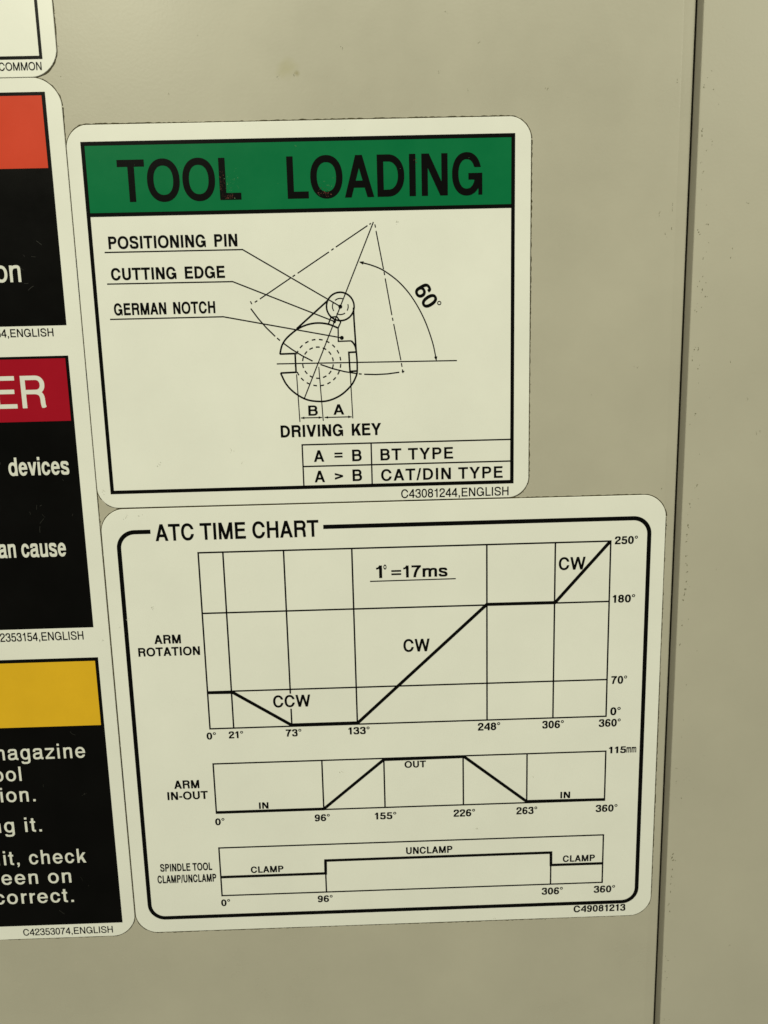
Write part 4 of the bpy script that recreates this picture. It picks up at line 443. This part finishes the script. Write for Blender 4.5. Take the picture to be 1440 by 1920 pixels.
fr['kind'] = 'structure'

# ------------------------------------------------------------------ sticker with the COMMON code (top left corner of the view)
R_D = (-232.0, LAY['D_out'][1], LAY['D_out'][2], 182.0)
s = sticker('blank_sticker', R_D, 'plain white sticker with thin black frame and small word COMMON, cut off at top left')
backing(R_D, 7.4, s)
fx, fz = LAY['D_frame']
k = Ink(L2); w = 5.2 * PX
k.line(w, [(fx - w / 2, fz + w / 2), (fx - w / 2, 176), (-226, 176), (-226, fz + w / 2)], True); k.build('border', M_BLACK, s)
k = Ink(L3); k.text(LAY['D_ser']); k.build('serial_lettering', M_BLACK, s)

# ------------------------------------------------------------------ tall strip of three warnings down the left side
R_C = (-232.0, LAY['C_out'][1], LAY['C_out'][2], LAY['C_out'][3])
s = sticker('warning_sticker', R_C, 'tall white sticker with three black warning panels under orange red, crimson and amber bands')
backing(R_C, 7.6, s)
for (pt, pr, pb, bt, br, bb), bm, bl, tx, ser in zip(LAY['C_panels'], (M_ORANGE, M_RED, M_AMBER), ('orange red band', 'crimson band', 'amber yellow band'), LAY['C_text'], LAY['C_ser']):
    k = Ink(L1); k.rect(-224, pb, pr, pt); pan = k.build('warning_panel', M_BLACKP, s, 'black panel under ' + bl)
    k = Ink(L2); k.rect(-223, bb, br, bt); k.build('colour_band', bm, pan, bl)
    for t in tx:
        k = Ink(L3); k.text(t); k.build('lettering', M_LETTER, pan)
    k = Ink(L3); k.text(ser); k.build('serial_lettering', M_BLACK, s)

rng = random.Random(3)
M_SCUFF = mat('scuffed_black', (0.022, 0.021, 0.018), .5, .3)
k = Ink(L2 + .01)
for cx, cz in LAY['scuffs']:
    a = rng.random() * 6.28; ln = rng.uniform(.6, 2.2); cv = rng.uniform(-.5, .5)
    pts = [(cx + ln * (t - .5) * math.cos(a + cv * t), cz + ln * (t - .5) * math.sin(a + cv * t)) for t in (0, .25, .5, .75, 1)]
    k.line(rng.uniform(.06, .16), pts)
k.build('scuff', M_SCUFF, s)['kind'] = 'stuff'

# ------------------------------------------------------------------ TOOL LOADING sticker
R_A = LAY['A_out']
s = sticker('instruction_sticker', R_A, 'white sticker with green TOOL LOADING header over a line drawing of a tool holder')
backing(R_A, 6.1, s)
x0, z0, x1, z1 = LAY['A_frame']; zs = LAY['A_sep'][1]; w = 6.6 * PX; dg = LAY['diag']
k = Ink(L2); k.line(w, [(x0 + w / 2, z0 + w / 2), (x1 - w / 2, z0 + w / 2), (x1 - w / 2, z1 - w / 2), (x0 + w / 2, z1 - w / 2)], True)
k.rect(x0 + w, zs, x1 - w, zs + w * .98); k.build('border', M_BLACK, s)
k = Ink(L1); k.rect(x0 + w * .5, zs + w * .5, x1 - w * .5, z1 - w * .5); band = k.build('header_band', M_GREEN, s)
k = Ink(L3)
for t in LAY['A_title']: k.text(t)
k.build('title_lettering', M_BLACK, band)
for t, ld in zip(LAY['A_caps'], LAY['A_leads']):
    k = Ink(L3); k.text(t); c = k.build('caption_lettering', M_BLACK, s)
    k = Ink(L2 + .015); k.line(2.1 * PX, ld[1]); k.build('leader_line', M_BLACK, c)
k = Ink(L2)
for q, (wd, pts) in enumerate(dg['body']): k.line(wd * (.78 if q == 2 else 1), pts)
dia = k.build('tool_diagram', M_BLACK, s)
k = Ink(L2); k.ring(*dg['pin'])
for a in dg['pin_in']: k.arc(*a)
for c, r in dg['dots']: k.disc(c, r)
k.build('pin_outline', M_BLACK, dia)
k = Ink(L2)
for wd, pts in dg['dash']: k.line(wd, pts)
for c, r, a0, a1, wd in dg['arcs']: k.arc(c, r, a0, a1, wd)
for c, r, n, duty, wd in dg['rings']:
    for i in range(n):
        a0 = 360 * i / n + 4; k.arc(c, r, a0, a0 + 360 / n * duty, wd, 4)
k.build('dashed_lines', M_BLACK, dia)
k = Ink(L2 + .016)
for wd, pts in dg['thin']: k.line(wd, pts)
k.line(*dg['sweep'])
for a in dg['arrows']: k.poly(a)
k.build('dimension_lines', M_BLACK, dia)
for t in LAY['A_dim'] + [LAY['A_drive'], LAY['A_60']]:
    k = Ink(L3); k.text(t)
    if t is LAY['A_60']:
        c, r, wd = LAY['A_60deg']; k.ring(c, r, wd, 20)
    k.build('dimension_lettering', M_BLACK, dia)
k = Ink(L2)
tl = LAY['A_tbl']
tx0 = (tl[2][1][0][0] + tl[2][1][1][0]) / 2; tx1 = (tl[3][1][0][0] + tl[3][1][1][0]) / 2
tz = [(tl[i][1][0][1] + tl[i][1][1][1]) / 2 for i in (0, 1)]
wt_ = 2.6 * PX
k.line(wt_, [(tx0, z0 + w), (tx0, tz[0]), (x1 - w, tz[0])]); k.line(wt_, [(tx0 + wt_ / 2, tz[1]), (x1 - w, tz[1])]); k.line(wt_, [(tx1, z0 + w), (tx1, tz[0] - wt_ / 2)])
tab = k.build('type_table', M_BLACK, s)
for t in LAY['A_cell']:
    k = Ink(L3); k.text(t); k.build('table_lettering', M_BLACK, tab)
k = Ink(L3); k.text(LAY['A_ser']); k.build('serial_lettering', M_BLACK, s)
# print worn off the foot of the L and the second O
rng = random.Random(5)
def flecks(k, cx, cz, sx, sz, n, r0, r1):
    for _ in range(n):
        x, z = rng.gauss(cx, sx), rng.gauss(cz, sz); r = rng.uniform(r0, r1) * (1 if rng.random() > .15 else 1.7); a0 = rng.random() * 6.28
        q = rng.uniform(.4, 1)
        pts = []
        for i in range(6):
            a = a0 + i * 1.047; rr = r * rng.uniform(.6, 1.2)
            u, v_ = rr * math.cos(a), rr * q * math.sin(a)
            pts.append((x + u * math.cos(a0) - v_ * math.sin(a0), z + u * math.sin(a0) + v_ * math.cos(a0)))
        k.poly(pts)
def wear(name, m, spots, parent, label=None):
    k = Ink(L3 + .03)
    for q in spots: flecks(k, *q)
    o = k.build(name, m, parent, label); o['kind'] = 'stuff'
    return o
px = LAY['wear']
wear('worn_print', M_WORN, [(*px[0], .5, 1.4, 34, .06, .16), (*px[1], 1.0, .45, 30, .06, .16), (*px[2], 1.0, .5, 30, .06, .17), (*px[3], .5, 1.0, 12, .05, .12), (*px[4], .3, .5, 10, .05, .12)], s)
wear('pale_flakes', M_FLAKE, [(*px[5], 1.2, 1.6, 26, .04, .09), (*px[6], 1.6, 1.2, 10, .04, .09), (*px[7], 45, 6, 24, .03, .07), (*px[8], .15, .3, 3, .06, .11)], s)
wear('smudge', M_SMUDGE, [(*p, .5, .35, 5, .05, .14) for p in LAY['smA']], s)

# ------------------------------------------------------------------ ATC TIME CHART sticker
R_B = LAY['B_out']
s = sticker('chart_sticker', R_B, 'white sticker headed ATC TIME CHART with three line graphs inside a rounded black frame')
backing(R_B, 7.0, s)
x0, z0, x1, z1 = LAY['B_frame']; w = 8.0 * PX; ga, gb = LAY['B_gap']
k = Ink(L2); rr = 5.2
pts = outline((x0, z0, x1, z1), rr, 2.0)
top_r = [p for p in pts[:13]][::-1]                     # top right corner, walked clockwise
nq = 13
tr, tl_, bl_, br_ = pts[:nq], pts[nq:2 * nq], pts[2 * nq:3 * nq], pts[3 * nq:]
path = [(ga, z1)] + tl_ + bl_ + br_ + tr + [(gb, z1)]
k.line(w, path); k.build('border', M_BLACK, s)
k = Ink(L3); k.text(LAY['B_title']); k.build('title_lettering', M_BLACK, s)
def graph(g, thin, thick, curve, skip=None, extra=()):
    k = Ink(L2); X0, X1, Z0, Z1 = g['x0'], g['x1'], g['z0'], g['z1']; h = thin / 2
    k.line(thin, [(X0, Z0), (X1, Z0), (X1, Z1), (X0, Z1)], True)
    for z in g['rows']: k.line(thin, [(X0 + h, z), (X1 - h, z)])
    for i, x in enumerate(g['cols']):
        if skip and i == 1:
            k.line(thin, [(x, Z1 - h), (x, skip[0])]); k.line(thin, [(x, skip[1]), (x, Z0 + h)])
        else: k.line(thin, [(x, Z1 - h), (x, Z0 + h)])
    for a in extra: k.line(thin, a)
    o = k.build('graph', M_BLACK, s)
    k = Ink(L2 + .016); k.line(thick, curve); k.build('curve_line', M_BLACK, o)
    return o
def words(name, items, parent):
    for t in items:
        k = Ink(L3); k.text(t); k.build(name, M_BLACK, parent)
g = graph(LAY['g1'], 3.0 * PX, 6.3 * PX, LAY['t1'], LAY['g1']['ccw'])
words('scale_number', LAY['n1'], g); words('curve_lettering', LAY['B_text'] + [LAY['B_ccw']], g)
k = Ink(L2); u = LAY['B_under']; k.line(u[0], u[1]); k.build('underline', M_BLACK, g)
words('row_lettering', LAY['l1'], s)
g = graph(LAY['g2'], 3.0 * PX, 6.1 * PX, LAY['t2'])
words('scale_number', LAY['n2'], g); words('curve_lettering', LAY['w2'], g); words('row_lettering', LAY['l2'], s)
G3 = LAY['g3']; t3 = LAY['t3']
g = graph(G3, 3.0 * PX, 5.7 * PX, t3, None, [[(LAY['c3'][0], t3[1][1]), (LAY['c3'][0], G3['z0'])], [(LAY['c3'][1], t3[4][1]), (LAY['c3'][1], G3['z0'])]])
words('scale_number', LAY['n3'], g); words('curve_lettering', LAY['w3'], g); words('row_lettering', LAY['l3'], s)
k = Ink(L3); k.text(LAY['B_ser']); k.build('serial_lettering', M_BLACK, s)
wear('smudge', M_SMUDGE, [(*p, .5, .3, 5, .05, .13) for p in LAY['smB']], s)

# ------------------------------------------------------------------ grime along the sticker edges, chips and scratches on the paint
ORG[0] = (0, 0)
rng = random.Random(11)
def smooth_noise(n, step, seed):
    r = random.Random(seed); kn = [r.random() for _ in range(n // step + 3)]
    o = []
    for i in range(n):
        a, t = i // step, (i % step) / step; t = t * t * (3 - 2 * t)
        o.append(kn[a] * (1 - t) + kn[a + 1] * t)
    return o
def densify(pts, step=.35):
    o = []; n = len(pts)
    for i in range(n):
        a, b = Vector(pts[i]), Vector(pts[(i + 1) % n]); m = max(1, int((b - a).length / step))
        o += [a + (b - a) * (j / m) for j in range(m)]
    return o
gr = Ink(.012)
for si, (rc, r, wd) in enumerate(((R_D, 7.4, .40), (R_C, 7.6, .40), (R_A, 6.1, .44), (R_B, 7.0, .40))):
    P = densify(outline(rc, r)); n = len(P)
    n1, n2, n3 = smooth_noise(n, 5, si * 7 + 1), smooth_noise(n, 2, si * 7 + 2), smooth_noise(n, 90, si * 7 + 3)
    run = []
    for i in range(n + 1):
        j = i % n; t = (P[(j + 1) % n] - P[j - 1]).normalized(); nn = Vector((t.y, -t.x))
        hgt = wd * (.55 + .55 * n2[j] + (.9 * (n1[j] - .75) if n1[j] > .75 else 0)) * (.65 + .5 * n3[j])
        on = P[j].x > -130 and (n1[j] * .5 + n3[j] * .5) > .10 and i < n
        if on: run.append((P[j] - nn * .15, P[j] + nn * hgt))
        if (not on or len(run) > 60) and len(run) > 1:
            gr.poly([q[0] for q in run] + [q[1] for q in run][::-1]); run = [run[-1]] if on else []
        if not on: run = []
        if on and rng.random() < .06:                # crumbs caught on the adhesive
            d = abs(rng.gauss(.15, .25)); c = P[j] + nn * d; q = rng.uniform(.05, .17); a0 = rng.random() * 6
            gr.poly([(c.x + q * rng.uniform(.5, 1.3) * math.cos(a0 + i_ * 1.05), c.y + q * rng.uniform(.5, 1.3) * math.sin(a0 + i_ * 1.05)) for i_ in range(6)])
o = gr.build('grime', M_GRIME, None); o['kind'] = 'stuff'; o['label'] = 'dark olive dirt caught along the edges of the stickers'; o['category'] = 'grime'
ch = Ink(.010)
def chip(x, z, r, stretch=1.0, ang=None):
    ang = rng.random() * 3.14 if ang is None else ang
    pts = []
    for i in range(7):
        a = i * .8976; rr = r * rng.uniform(.55, 1.2); u, v_ = rr * stretch * math.cos(a), rr * math.sin(a)
        pts.append((x + u * math.cos(ang) - v_ * math.sin(ang), z + u * math.sin(ang) + v_ * math.cos(ang)))
    ch.poly(pts)
for x, z, r, st in LAY['chips']:
    r *= 1.35
    for _ in range(2):
        xx, zz = x + rng.gauss(0, .35), z + rng.gauss(0, .55)
        chip(max(xx, ER + 1.1) if x > EL - .2 else min(xx, EL - 4.8), zz, r * rng.uniform(.3, .7), rng.uniform(1, 3.5), 1.4 + rng.gauss(0, .6))
    chip(max(x, ER + 1.0) if x > EL - 5 and x > EL - .2 else min(x, EL - 4.8) if x > EL - 4.8 else x, z, r, st, 1.3 + rng.gauss(0, .5) if st > 1 else None)
for _ in range(34):                                     # fine specks everywhere on the old paint
    chip(rng.uniform(-100, 92), rng.uniform(-245, 100), rng.uniform(.03, .10), rng.uniform(1, 2))
for _ in range(20):
    chip(rng.uniform(ER + 1, 140), rng.uniform(-245, 100), rng.uniform(.03, .10), rng.uniform(1, 2))
for _ in range(40):                                     # the rubbed line beside the gap
    chip(ER + 1.2 + abs(rng.gauss(2.2, 1.9)), rng.uniform(-245, 95), rng.uniform(.035, .13), rng.uniform(1, 3), 1.5 + rng.gauss(0, .5))
o = ch.build('paint_chips', M_CHIP, None); o['kind'] = 'stuff'; o['label'] = 'small dark chips and specks in the beige paint'; o['category'] = 'scratches'
